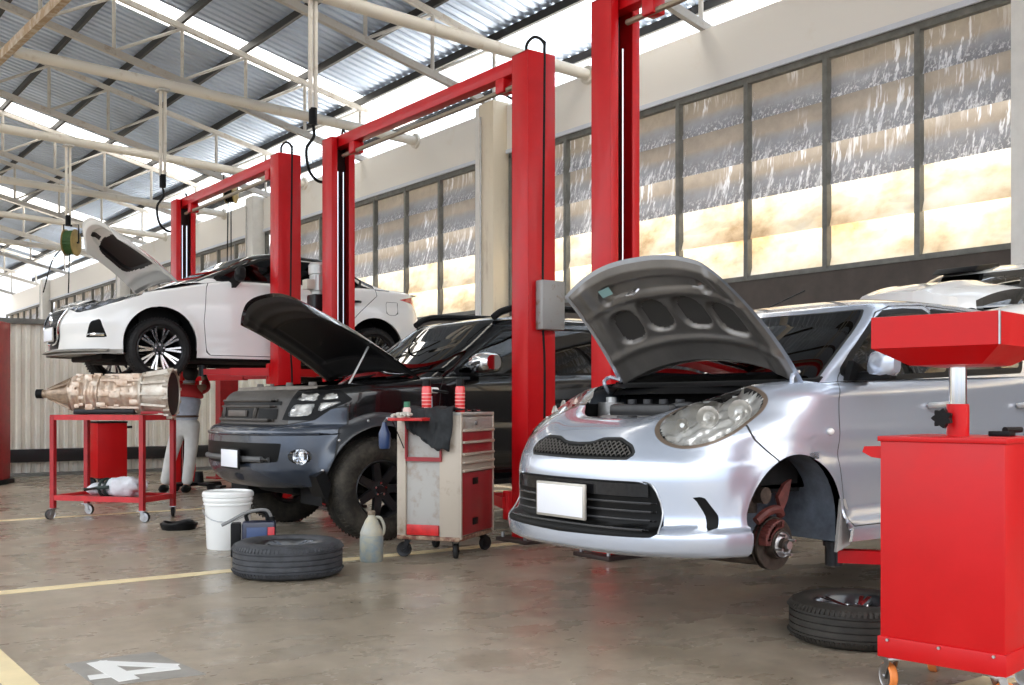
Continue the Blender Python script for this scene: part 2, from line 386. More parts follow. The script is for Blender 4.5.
# windows between the columns: frame + panes
edges = [Y0] + YCOL + [Y1]; wn = 0
MY = [12 * .6447 + 1.392 * k for k in range(-12, 40)]
for a, b in zip(edges[:-1], edges[1:]):
    wn += 1
    ya = a + .36 if a > Y0 else a; yb = b - .36 if b < Y1 else b
    bm = BM(); box(bm, WX - .02, WX + .08, ya, yb, 5.80, 5.9); box(bm, WX - .02, WX + .08, ya, yb, 2.92, 2.99)
    for y in MY:
        if ya + .15 < y < yb - .15: box(bm, WX - .03, WX + .07, y - .038, y + .038, 2.95, 5.85)
    box(bm, WX - .02, WX + .08, ya, ya + .07, 2.95, 5.85); box(bm, WX - .02, WX + .08, yb - .07, yb, 2.95, 5.85)
    fr = tag(obj('window_%d' % wn, bm, MULL), kind='structure')
    bm = BM(); uvl = bm.loops.layers.uv.new('UVMap')
    ys = [ya] + [y for y in MY if ya + .15 < y < yb - .15] + [yb]
    for y0, y1 in zip(ys[:-1], ys[1:]):
        for k in range(5):
            zt = 5.82 - k * .575 + (.10 if k else .03); zb = 5.82 - (k + 1) * .575; rows = []; jit = random.uniform(-.015, .015)
            for j in range(9):
                t = j / 8; z = zt + (zb - zt) * t + jit * (t if k < 4 else 0)
                off = .16 - .13 * math.sin(t * PI * .5) ** 1.5 + (.05 * math.sin(t * PI))
                rows.append((t, [bm.verts.new((WX + off + .01 * math.sin(9 * yy + k), yy, z)) for yy in (y0, (y0 + y1) / 2, y1)]))
            for (t0, r0), (t1, r1) in zip(rows[:-1], rows[1:]):
                for q in range(2):
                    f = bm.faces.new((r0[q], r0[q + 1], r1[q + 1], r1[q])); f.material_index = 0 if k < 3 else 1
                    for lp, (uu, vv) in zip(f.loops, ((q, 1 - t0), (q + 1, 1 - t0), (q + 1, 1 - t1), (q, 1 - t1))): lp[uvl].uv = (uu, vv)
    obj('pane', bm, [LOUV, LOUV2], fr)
# roof
SL = .245; ZB = 6.85; DEP = 1.27                         # bottom chord height at the wall, truss depth
def zroof(x): return ZB + DEP + .12 + SL * (WX - x)
XR = -1.0                                                # ridge
def zr(x): return zroof(x) if x > XR else zroof(XR) - SL * (XR - x)
skyl = [(y, y + 1.05) for y in (11.2, 21.8, 32.3, 43, 53.6)]
bm = BM(); y = -6.0; rows = []
def inside(y): return any(a <= y < b for a, b in skyl)
prev = None; per = .25; segs = []
while y < 62:
    for dy, dz in ((0, 0), (.10, 0), (.13, .035), (.17, .035), (.25, 0)):
        pass
    segs.append(y); y += per
def roof_rows(bm, ylist, dz0=0):
    last = None
    for y in ylist:
        for dy, dz in ((0, 0), (.12, 0), (.145, .04), (.225, .04), (.25, 0)):
            r = [bm.verts.new((x, y + dy, zr(x) + dz + dz0)) for x in (WX + 2.3, 6, XR, -9.0)]
            if last: 
                for i in range(3): bm.faces.new((last[i], last[i + 1], r[i + 1], r[i]))
            last = r
run = []; sk = []
bm = BM(); bms = BM(); cur = None; buf = []
for y in segs + [None]:
    t = None if y is None else inside(y)
    if t != cur or y is None:
        if buf: roof_rows(bms if cur else bm, buf)
        buf = []; cur = t
    if y is not None: buf.append(y)
tag(obj('ceiling', bm, ROOFM), kind='structure')
tag(obj('trim_3', bms, SKYP), kind='structure')
# purlins run the length of the hall (one mesh: they are part of the roof)
bm = BM(); x = WX + 1.3
while x > -8:
    z = zr(x) - .06
    box(bm, x - .035, x + .035, -6, 62, z - .11, z + .045); x -= 1.4
tag(obj('trim_4', bm, PURL), kind='structure')
pos = ['nearest', 'second', 'third', 'fourth', 'fifth', 'sixth', 'seventh', 'eighth', 'ninth', 'tenth', 'eleventh']
tl = ['nearest pale steel roof truss, its chord meeting the wall right of the tallest red post',
      'pale steel roof truss ending at the wall beam between the two tallest red posts',
      'pale steel roof truss meeting the wall above the middle cream column',
      'pale steel lattice truss over the middle of the hall with the bright skylight beside it',
      'pale steel lattice truss passing above the first raised sedan lift',
      'pale steel lattice truss just beyond the raised white sedan', 'distant pale truss above the low partition wall', 'distant pale truss before the farthest three',
      'third truss from the far end of the hall', 'second truss from the far end of the hall', 'last pale truss at the far end of the hall']
def chordz(x): return ZB + SL * (WX - x)
proto = None
for i, y in enumerate(YT):
    if i == 0:
        t = thing('roof_truss', tl[0], 'truss', (0, y, 0), 0, 'roof trusses')
        xs = [WX - .1 - 1.4 * k for k in range(10)]
        bm = BM(); sqbar(bm, (WX + .1, 0, chordz(WX + .1)), (XR, 0, chordz(XR)), .10, .13); sqbar(bm, (XR, 0, chordz(XR)), (-9, 0, chordz(XR) - SL * 8), .10, .13); obj('bottom_chord', bm, TRUSS, t)
        bm = BM(); sqbar(bm, (WX + .1, 0, chordz(WX + .1) + DEP - .12), (XR, 0, chordz(XR) + DEP - .12), .09, .11); sqbar(bm, (XR, 0, chordz(XR) + DEP - .12), (-9, 0, chordz(XR) + DEP - .12 - SL * 8), .09, .11); obj('top_chord', bm, TRUSS, t)
        for k, x in enumerate(xs):
            if x < 1: break
            bm = BM(); cyl(bm, (x, 0, chordz(x)), (x, 0, chordz(x) + DEP - .12), .038, n=8); obj('strut', bm, TRUSS, t)
            if k < len(xs) - 1:
                bm = BM(); cyl(bm, (xs[k + 1], 0, chordz(xs[k + 1]) + .03), (x, 0, chordz(x) + DEP - .16), .032, n=8); obj('diagonal', bm, TRUSS, t)
        proto = t
    else:
        t = copy_tree(proto); t.location.y = y; t['label'] = tl[i]
# tie pipes between the trusses, with drop posts
tp = ['nearest round tie pipe, entering at the top edge above the right windows',
      'long round tie pipe ending at the wall just right of the middle red lift',
      'long round tie pipe with a plain cut end at upper left', 'round tie pipe crossing left of the sedan lift',
      'round tie pipe high over the sedan bonnet', 'far round tie pipe above the hose reel', 'very distant round tie pipe near the hall end']
for i, y in enumerate([8.6, 14.0, 19.7, 25.2, 30.7, 36.0, 41.6]):
    t = thing('tie_pipe', tp[i], 'pipe', (0, y, 0), 0, 'tie pipes under the roof')
    bm = BM(); xl = 3.94 if i == 2 else 1.0
    def zp(x): return 6.78 + .045 * (WX - x)
    cyl(bm, (WX - .05, 0, zp(WX)), (xl, 0, zp(xl)), .10, n=16); obj('tube', bm, PIPE, t)
    bm = BM(); cyl(bm, (WX - .12, 0, zp(WX)), (WX - .055, 0, zp(WX)), .16, n=16); obj('flange', bm, PIPE, t)
    if i in (1, 2, 3):
        p = thing('drop_post', ['white power drop post hanging near the middle red lift crossbeam', 'white power drop post hanging above the sedan lift with cable loop', 'white power drop post holding the hose reel'][i - 1], 'post', ([6.74, 6.46, 6.14][i - 1], y, 0), 0, 'power drop posts')
        x = 0; zt = zp(6.5) - .115
        bm = BM(); box(bm, -.05, -.0, -.03, .03, 5.34, zt, .005); box(bm, .03, .08, -.03, .03, 5.34, zt, .005); obj('rail', bm, PIPE, p)
        bm = BM(); box(bm, -.09, .12, -.12, .12, zt - .02, zt + .02, .005); obj('clamp', bm, FIXT, p)
        bm = BM(); cyl(bm, (.015, 0, 5.12), (.015, 0, 5.36), .06, n=12); obj('socket', bm, BLK, p)
        if i < 3:
            bm = BM(); q = smooth_path([(.015, 0, 5.12), (.02, -.02, 4.95), (-.10, -.03, 4.75), (-.05, -.02, 4.45), (.15, .05, 4.33), (.38, .12, 4.45), (.45, .15, 4.7), (.42, .18, 4.95)])
            tube(bm, q, .022, 8); obj('cable', bm, BLK, p)
# rusty longitudinal beam at upper left
t = thing('beam', 'rusty brown beam crossing the upper left corner under the roof', 'beam', (3.80, 19.7, 7.17))
bm = BM(); sqbar(bm, (0, 8, .42 + .02), (0, -8, -.60), .11, .16); obj('box_section', bm, RUST, t)
# low ribbed partition at the back
bm = BM(); x = -9.0; last = None
while x < WX:
    for dx, dy in ((0, 0), (.05, 0), (.07, .035), (.12, .035), (.14, 0)):
        r = [bm.verts.new((x + dx, 17.8 + dy, z)) for z in (.0, 2.36)]
        if last: bm.faces.new((last[0], r[0], r[1], last[1]))
        last = r
    x += .14
tag(obj('wall_back', bm, mat('ribbed_cream_sheet', (.86, .82, .72), .45, var=.1, vscale=2)), kind='structure')
bm = BM(); box(bm, -9, WX, 17.70, 17.86, 2.36, 2.44, .005); tag(obj('trim_5', bm, MULL), kind='structure')
bm = BM(); box(bm, -9, WX, 17.66, 17.80, .22, .42, .01); tag(obj('trim_6', bm, mat('black_rail', (.018, .018, .02), .4)), kind='structure')
bm = BM(); box(bm, -9, WX, 17.70, 17.86, 0, .05); tag(obj('baseboard_back', bm, MULL), kind='structure')
# painted floor marks
YEL = mat('faded_cream_line_paint', (.85, .70, .42), .45, var=.12, vscale=4)
def line(x0, x1, y0, y1, lab):
    bm = BM(); box(bm, x0, x1, y0, y1, .0005, .003); tag(obj('floor_line', bm, YEL), lab, 'floor marking', 'painted floor lines')
line(1.0, 7.5, 6.82, 6.95, 'cream painted floor line running under the floor tyre and tool cabinet')
line(1.0, 9, 11.08, 11.2, 'cream painted floor line beneath the raised white sedan and red transmission cart')
line(1.0, 9, 2.26, 2.38, 'cream painted floor line by the wheels of the red oil drainer')
line(.88, 1.0, -4, 30, 'cream painted aisle line at the lower left corner')
def project(p):
    F = (math.sin(ang), math.cos(ang)); Z = p[0] * F[0] + p[1] * F[1]; X = p[0] * F[1] - p[1] * F[0]
    return 512 + FPX * X / Z, 404 - FPX * (p[2] - HZ) / Z
def floorpt(u, v, z=0.0):
    Z = FPX * (HZ - z) / (v - 404); X = (u - 512) / FPX * Z
    return (X * math.cos(ang) + Z * math.sin(ang), -X * math.sin(ang) + Z * math.cos(ang))
# ------------------------------------------------------------------ car shell builder
GL_DARK = glass_mat('tinted_car_glass', (.10, .11, .12))
GL_LENS = glass_mat('clear_lens', (.93, .94, .95))
REFL = mat('headlight_reflector', (.78, .75, .70), .2, metal=.55, coat=.6)
GAPM = mat('panel_gap', (.01, .01, .01), .7)
UNDER = mat('underbody_dark', (.008, .008, .0085), .75, spec=.2, var=.5, vscale=9)
GRILLB = mat('grille_black', (.004, .004, .004), .4, spec=.12)
class Shell:
    """collects surface pieces (with smooth analytic normals) by tag"""
    def __init__(s): s.parts = {}
    def patch(s, F, na, nv, regions, base='body', a0=0.0, a1=1.0, sides=(1, -1), keep=None):
        cache = {}
        def P(a, v):
            k = (round(a, 6), round(v, 6))
            if k not in cache: cache[k] = F(a, v)
            return cache[k]
        verts = []
        for i in range(na + 1):
            for j in range(nv + 1): verts.append((a0 + (a1 - a0) * i / na, j / nv))
        polys = []
        for i in range(na):
            for j in range(nv):
                k = i * (nv + 1) + j; polys.append(([k, k + nv + 1, k + nv + 2, k + 1], base))
        for tg, fn, only in regions:
            val = {}
            def g(i):
                if i not in val: val[i] = fn(P(*verts[i]), *verts[i])
                return val[i]
            ec = {}; out = []
            for idx, t in polys:
                if only is not None and t not in only: out.append((idx, t)); continue
                ds = [g(i) for i in idx]
                if all(d <= 1e-7 for d in ds): out.append((idx, tg)); continue
                if all(d >= -1e-7 for d in ds): out.append((idx, t)); continue
                A, B = [], []; n = len(idx)
                for q in range(n):
                    i, j = idx[q], idx[(q + 1) % n]; di, dj = ds[q], ds[(q + 1) % n]
                    if di <= 0: A.append(i)
                    if di >= 0: B.append(i)
                    if di * dj < 0:
                        key = (min(i, j), max(i, j))
                        if key not in ec:
                            f = di / (di - dj); vi, vj = verts[i], verts[j]
                            verts.append((vi[0] + (vj[0] - vi[0]) * f, vi[1] + (vj[1] - vi[1]) * f)); ec[key] = len(verts) - 1; val[len(verts) - 1] = 0.0
                        A.append(ec[key]); B.append(ec[key])
                if len(A) > 2: out.append((A, tg))
                if len(B) > 2: out.append((B, t))
            polys = out
        e = 1e-3
        def N(a, v):
            p = Vector(P(a, v)); pa = Vector(F(a + e, v) if a + e <= a1 else F(a - e, v)) - p; pv = Vector(F(a, v + e) if v + e <= 1 else F(a, v - e)) - p
            if a + e > a1: pa = -pa
            if v + e > 1: pv = -pv
            n = pa.cross(pv)
            return n.normalized() if n.length > 1e-12 else V(0, 0, 1)
        nc = {}
        for sd in sides:
            for idx, t in polys:
                if keep and not keep(t): continue
                if t is None or t == 'cut': continue
                key = (t, sd) if t in SIDED else (t, 0)
                d = s.parts.setdefault(key, dict(v=[], n=[], f=[], m={}))
                face = []
                for i in idx:
                    k = (id(F), i, sd)
                    if k not in d['m']:
                        if i not in nc: nc[i] = N(*verts[i])
                        p = P(*verts[i]); n = nc[i]
                        d['m'][k] = len(d['v']); d['v'].append((p[0], -sd * p[1], p[2])); d['n'].append((n[0], -sd * n[1], n[2]))
                    face.append(d['m'][k])
                # outline parameter runs front centre -> +y side -> rear : orientation by side
                pts = [Vector(d['v'][k]) for k in face]
                fn_ = V(0, 0, 0)
                for q in range(len(pts)): fn_ += (pts[q] - pts[0]).cross(pts[(q + 1) % len(pts)] - pts[0])
                nn = sum((Vector(d['n'][k]) for k in face), V(0, 0, 0))
                if s.flipn(Vector(pts[0]), nn):
                    pass
                if fn_.dot(nn) < 0: face.reverse()
                d['f'].append(face)
    def flipn(s, p, n): return False
    def loose(s, key):
        d = s.parts[key]; par = list(range(len(d['v'])))
        def find(i):
            while par[i] != i: par[i] = par[par[i]]; i = par[i]
            return i
        for f in d['f']:
            for a in f[1:]: par[find(a)] = find(f[0])
        grp = {}
        for f in d['f']: grp.setdefault(find(f[0]), []).append(f)
        gs = sorted(grp.values(), key=len, reverse=True); big = [g for g in gs if len(g) > 12] or gs[:1]
        for g in gs:
            if len(g) <= 12 and g not in big: big[0].extend(g)
        del s.parts[key]
        for q, g in enumerate(big):
            mp = {}; nd = dict(v=[], n=[], f=[], m={})
            for f in g:
                for i in f:
                    if i not in mp: mp[i] = len(nd['v']); nd['v'].append(d['v'][i]); nd['n'].append(d['n'][i])
                nd['f'].append([mp[i] for i in f])
            s.parts[(key[0], (key[1], q) if q else key[1])] = nd
    def finish(s, root, mats, names={}):
        outd = {}
        for k in list(s.parts):
            if k[0] in ('gap', 'window_seal', 'fender_flare', 'skirt', 'lamp_rim', 'window_trim'): s.loose(k)
        for (t, sd), d in s.parts.items():
            me = bpy.data.meshes.new(names.get(t, t))
            # normals must point outwards: test against the middle of the car
            c = V(s.mid[0], s.mid[1], s.mid[2]); tot = 0
            for p, n in zip(d['v'], d['n']): tot += (Vector(p) - V(min(max(p[0], s.mid[0] - 1.0), s.mid[0] + 1.0), 0, .6)).dot(Vector(n)) > 0
            flip = tot < len(d['v']) / 2
            if flip: fs = [f[::-1] for f in d['f']]; ns = [(-a, -b, -c_) for a, b, c_ in d['n']]
            else: fs = d['f']; ns = d['n']
            me.from_pydata(d['v'], [], fs); me.update()
            for p in me.polygons: p.use_smooth = True
            try: me.normals_split_custom_set_from_vertices(ns)
            except Exception as ex: print('normals', ex)
            o = mesh_obj(names.get(t, t), me, mats.get(t, mats['body']), root)
            outd[(t, sd)] = o
        return outd
SIDED = {'door', 'rear_door', 'headlight', 'side_window', 'rear_side_window', 'fog_vent', 'fog_light', 'tail_light', 'fender_flare', 'corner_lens', 'gap', 'window_seal', 'lamp_rim', 'lamp_surround', 'quarter_window', 'fuel_flap', 'rear_pillar', 'skirt', 'splitter_'}
def superpt(t, n):
    th = t * PI / 2; c, s_ = math.cos(th), math.sin(th)
    r = (abs(c) ** n + abs(s_) ** n) ** (-1 / n)
    return r * c, r * s_
def lower_fn(C):
    """lower body: a runs along the half outline, v from sill to shoulder"""
    T = C['low']; af, ar = C.get('af', .36), C.get('ar', .72); L = C['L']
    xf = [(r[0], r[1]) for r in T]; ww = [(r[0], r[2]) for r in T]; xr = [(r[0], r[3]) for r in T]
    Lf, nf, Lr, nr = C['Lf'], C['nf'], C['Lr'], C['nr']; rs = C.get('rs', .09); xm = L * .5
    def outline(a, z):
        F_, W_, R_ = interp(xf, z), interp(ww, z), interp(xr, z)
        if a < af:
            c, s_ = superpt(a / af, nf); x = F_ + Lf * (1 - c); y = W_ * s_; nx, ny = -c ** (nf - 1) / Lf, s_ ** (nf - 1) / W_
        elif a < ar:
            t = (a - af) / (ar - af); x = F_ + Lf + (R_ - Lr - F_ - Lf) * t; y = W_; nx, ny = 0, 1
        else:
            c, s_ = superpt(1 - (a - ar) / (1 - ar), nr); x = R_ - Lr * (1 - c); y = W_ * s_; nx, ny = c ** (nr - 1) / Lr, s_ ** (nr - 1) / W_
        y *= 1 - C.get('taper', .035) * ((x - xm) / xm) ** 2
        q = math.hypot(nx, ny); return x, y, nx / q, ny / q
    zmid = C.get('zmid', .6)
    def F(a, v):
        x0, _, _, _ = outline(a, zmid)
        zb, zt = interp(C['zb'], x0), interp(C['zt'], x0)
        z = zb + (zt - zb) * v
        x, y, nx, ny = outline(a, z)
        d = zt - z
        if d < rs:
            off = (rs - math.sqrt(max(0, rs * rs - (rs - d) ** 2))) * C.get('curl', 1.0); x -= nx * off; y -= ny * off
        for (hx, hz, hr, fl) in C['arches']:
            dd = math.hypot(x - hx, z - hz) - hr
            if dd < .2 and z > hz - .25: y += fl * math.exp(-(max(dd, 0) / .05) ** 2) * min(1, (z - hz + .25) / .15)
        if 'bump' in C: x, y, z = C['bump'](x, y, z, a)
        return (x, y, z)
    F.outline = outline
    return F
def green_fn(C):
    G = C['green']; Lf, nf, Lr, nr = G['Lf'], G['nf'], G['Lr'], G['nr']; af, ar = .34, .74
    def F(a, v):
        vv = min(v / .8, 1.0)
        W_, F_, R_ = interp(G['w'], vv), interp(G['xf'], vv), interp(G['xr'], vv)
        if a < af: c, s_ = superpt(a / af, nf); x = F_ + Lf * (1 - c); y = W_ * s_
        elif a < ar: t = (a - af) / (ar - af); x = F_ + Lf + (R_ - Lr - F_ - Lf) * t; y = W_
        else: c, s_ = superpt(1 - (a - ar) / (1 - ar), nr); x = R_ - Lr * (1 - c); y = W_ * s_
        xm = (interp(G['xf'], 1) + interp(G['xr'], 1)) / 2
        y *= 1 - G.get('taper', .03) * ((x - xm) / 1.2) ** 2
        zb, zt = interp(G['zb'], x), interp(G['zt'], x)
        z = zb + (zt - zb) * vv
        if v > .8:
            t = (v - .8) / .2; s = 1 - t * .995; z += G.get('crown', .05) * (1 - s * s); x = xm + (x - xm) * s; y *= s
            z += (interp(G['zt'], x) - zt) if G.get('follow', True) else 0
        return (x, y, z)
    return F
def circ(hx, hz, r): return lambda p, a, v: math.hypot(p[0] - hx, p[2] - hz) - r
def arch_d(hx, hz, r):
    def f(p, a, v):
        if p[2] >= hz: return math.hypot(p[0] - hx, p[2] - hz) - r
        return abs(p[0] - hx) - r
    return f
def xzpoly(poly, amin=.2, off=0):
    def f(p, a, v):
        if a < amin: return .5
        return sdpoly(p[0], p[2], poly) - off
    return f
def yzpoly(poly, xmax=.7, off=0):
    def f(p, a, v):
        if p[0] > xmax: return .5
        return sdpoly(p[1], p[2], poly) - off
    return f
def avpoly(poly, sa=1.0, off=0):
    def f(p, a, v): return sdpoly(a * sa, v, [(q[0] * sa, q[1]) for q in poly]) - off
    return f
def azpoly(poly, sa=2.2, off=0, amax=.6):
    """outline in (a, z): used for lamps that wrap a corner"""
    pl = [(q[0] * sa, q[1]) for q in poly]
    def f(p, a, v): return (sdpoly(a * sa, p[2], pl) - off) if a < amax else .5
    return f
# ------------------------------------------------------------------ wheels
def tyre_prof(R, r, W):
    h = W / 2
    half = [(r, .40 * W), (r + .01, .46 * W), (r + .3 * (R - r), .52 * W), (r + .65 * (R - r), .515 * W), (R - .012, .43 * W), (R - .003, .38 * W)]
    tread = []
    for g in (-.24, -.08, .08, .24):
        tread += [(R, (g - .012) * W - .0015), (R - .008, (g - .010) * W), (R - .008, (g + .010) * W), (R, (g + .012) * W + .0015)]
    out = [(a, -b) for a, b in half] + tread + [(a, b) for a, b in half[::-1]]
    inner = [(r - .005, .3 * W), (r - .005, -.3 * W)]
    return out + inner
def make_tyre(bm, R, r, W, c, ax, n=64, blocks=True):
    lathe(bm, tyre_prof(R, r, W), n, c, ax, closed=True)
    if blocks:
        A = {'z': (V(1, 0, 0), V(0, 1, 0), V(0, 0, 1)), 'y': (V(1, 0, 0), V(0, 0, 1), V(0, -1, 0))}[ax]
        for k in range(n):
            th = 2 * PI * (k + .5) / n
            d = A[0] * math.cos(th) + A[1] * math.sin(th); t = A[1] * math.cos(th) - A[0] * math.sin(th)
            for s in (-1, 1):
                p = Vector(c) + d * (R - .008) + A[2] * (s * .37 * W)
                R0 = [bm.verts.new(p + d * q[0] * .5 + t * q[1] * .007 + A[2] * s * q[2] * .055 * W) for q in ((.035, -1, -1), (.035, 1, -1), (.0, 1, 1.2), (.0, -1, 1.2))]
                R1 = [bm.verts.new(v.co - d * .012) for v in R0]
                bridge(bm, R0, R1); cap(bm, R0)
RIMB = mat('black_rim', (.02, .02, .022), .3, metal=.4, coat=.4)
RIMS = mat('machined_rim', (.75, .76, .78), .2, metal=1)
def wheel(root, name, c, R, r, W, style, ax='y', sgn=-1, seg=64):
    """tyre and rim with spokes; outer face looks along sgn*axis"""
    bm = BM(); make_tyre(bm, R, r, W, c, ax, seg); ty = obj('tyre', bm, RUB, root)
    A = {'z': (V(1, 0, 0), V(0, 1, 0), V(0, 0, 1)), 'y': (V(1, 0, 0), V(0, 0, 1), V(0, -1, 0))}[ax]
    out = A[2] * (sgn if ax == 'z' else -sgn); c = Vector(c)
    AX = (A[0], A[1] if out.dot(A[2]) > 0 else -A[1], out)
    bm = BM()
    f = W * .40
    lathe(bm, [(r + .012, f), (r - .002, f + .006), (r - .014, f - .008), (r - .022, f * .3), (r - .03, -f), (r + .012, -f), (r + .004, -f * .5), (r + .004, f * .5)], 48, c, AX, closed=True, mi=0)
    lathe(bm, [(0, f - .015), (.028, f - .016), (.035, f - .03), (.07, f - .035), (.075, f - .07), (0, f - .07)], 24, c, AX, mi=0)
    n = {'steel': 7, 'multi': 10, 'five': 5}.get(style, 7)
    for k in range(n):
        th = 2 * PI * k / n
        for off in ((-.10, .10) if style != 'steel' else (0,)):
            d = AX[0] * math.cos(th + off) + AX[1] * math.sin(th + off); t = AX[1] * math.cos(th) - AX[0] * math.sin(th)
            w0, w1 = (.008, .0115) if style == 'multi' else ((.010, .012) if style == 'five' else (.035, .03))
            p0 = c + (AX[0] * math.cos(th + off * .4) + AX[1] * math.sin(th + off * .4)) * .06 + out * (f - .03); p1 = c + d * (r - .016) + out * (f - .004)
            rr = []
            for p, w_ in ((p0, w0), (p1, w1)):
                rr.append([bm.verts.new(p + t * w_ * s + out * q) for s, q in ((-1, -.012), (-.9, .004), (.9, .004), (1, -.012))])
            rr2 = [[bm.verts.new(v.co - out * .018) for v in (rw[0], rw[3])] for rw in rr]
            b = 1 if style != 'steel' else 0
            for q in range(3):
                fc = bm.faces.new((rr[0][q], rr[0][q + 1], rr[1][q + 1], rr[1][q])); fc.material_index = b
            for q in (0, 1):
                v_ = (rr[0][0 if q == 0 else 3], rr[1][0 if q == 0 else 3], rr2[1][q], rr2[0][q]); bm.faces.new(v_)
    for k in range(5):
        th = 2 * PI * k / 5 + .3; d = AX[0] * math.cos(th) + AX[1] * math.sin(th)
        cyl(bm, c + d * .045 + out * (f - .04), c + d * .045 + out * (f - .012), .009, n=6, mi=1)
    rim = obj('rim', bm, [RIMB, RIMS], ty)
    return ty
def well(bm, hx, hz, r, y0, y1, mi=0, n=20):
    """wheel well liner: arch-shaped tunnel closed at the inner end"""
    rows = []
    for y in (y0, y1):
        rows.append([bm.verts.new((hx + r * math.cos(PI * k / n), y, hz + r * math.sin(PI * k / n))) for k in range(n + 1)])
        rows[-1] = [bm.verts.new((hx + r, y, hz - .12))] + rows[-1] + [bm.verts.new((hx - r, y, hz - .12))]
    bridge(bm, rows[0], rows[1], mi, closed=False)
    cap(bm, rows[1], mi)
def mirror_unit(bm, s, base, w=.20, h=.15, dep=.055):
    """door mirror: rounded shell; s = side sign"""
    x, y, z = base
    rings = []
    for t, sc_ in ((0, .25), (.06, .75), (.2, 1), (.55, 1.02), (.85, .9), (1, .55)):
        rr = []
        for k in range(14):
            th = 2 * PI * k / 14; c, q = math.cos(th), math.sin(th)
            c = math.copysign(abs(c) ** .7, c); q = math.copysign(abs(q) ** .8, q)
            rr.append(bm.verts.new((x + dep * c * sc_ - .02 * t, y + s * (.05 + w * t), z + .03 + h / 2 * q * (.8 + .2 * sc_) * (sc_ ** .5) + .015 * t)))
        rings.append(rr)
    for i in range(len(rings) - 1): bridge(bm, rings[i], rings[i + 1], 1 if False else 0)
    cap(bm, rings[0]); cap(bm, rings[-1])
def hood(root, hinge, ang, Lc, Wh, Wf, mats, sag=.10, crown=.05, curve=.28, pw=2.4, relief=None, name='bonnet', thick=.035, shift=.0, NS=44, NT=30, rc=0, yo=0):
    """open bonnet: outer skin and pressed inner panel, turned up about its hinge line"""
    hx, hz = hinge; ca, sa = math.cos(ang), math.sin(ang)
    def P(s, t, d=0):
        ln = Lc * (1 - curve * abs(s) ** pw)
        x = -t * ln - rc * (1 - s * s) * (1 - t) ** 2; y = yo + s * (Wh + (Wf - Wh) * t ** 1.5)
        z = crown * (1 - s * s) - sag * t * t - .035 * max(0, abs(s) - .75) / .25 * (1 if abs(s) > .75 else 0) - d
        return V(hx + x * ca - z * -sa * -1 if False else hx + x * ca + z * sa, y, hz - x * sa + z * ca)
    bm = BM(); g = [[bm.verts.new(P(-1 + 2 * i / NS, j / NT)) for j in range(NT + 1)] for i in range(NS + 1)]
    for i in range(NS):
        for j in range(NT): bm.faces.new((g[i][j], g[i + 1][j], g[i + 1][j + 1], g[i][j + 1]))
    # rim returning inwards
    k = .955
    def Q(s, t, d): return P(s * k, .015 + t * .955, d)
    def rel(s, t): return thick * .35 if relief is None else relief(s, t)
    g2 = [[bm.verts.new(Q(-1 + 2 * i / NS, j / NT, .012)) for j in range(NT + 1)] for i in range(NS + 1)]
    bd = [(i, 0) for i in range(NS)] + [(NS, j) for j in range(NT)] + [(i, NT) for i in range(NS, 0, -1)] + [(0, j) for j in range(NT, 0, -1)]
    for q in range(len(bd)):
        a, b = bd[q], bd[(q + 1) % len(bd)]
        bm.faces.new((g[a[0]][a[1]], g[b[0]][b[1]], g2[b[0]][b[1]], g2[a[0]][a[1]]))
    for i in range(NS + 1):
        for j in range(NT + 1):
            if 0 < i < NS and 0 < j < NT:
                bm.verts.remove(g2[i][j])
    o = obj(name, bm, mats[0], root, angle=50)
    bm = BM(); NI, NJ = 110, 80; g = []
    for i in range(NI + 1):
        row = []
        for j in range(NJ + 1):
            s, t = -1 + 2 * i / NI, j / NJ
            e = min((1 - abs(s)) / .05, t / .05, (1 - t) / .05); e = max(0, min(1, e))
            row.append(bm.verts.new(Q(s, t, .012 + e * rel(s, t))))
        g.append(row)
    for i in range(NI):
        for j in range(NJ):
            f = bm.faces.new((g[i][j], g[i][j + 1], g[i + 1][j + 1], g[i + 1][j]))
            if len(mats) > 2:
                s, t = -1 + 2 * (i + .5) / NI, (j + .5) / NJ
                f.material_index = 1 if mats[3](s, t) else 0
    ip = obj('inner_panel', bm, list(mats[1:3]), o, angle=60)
    return o, P
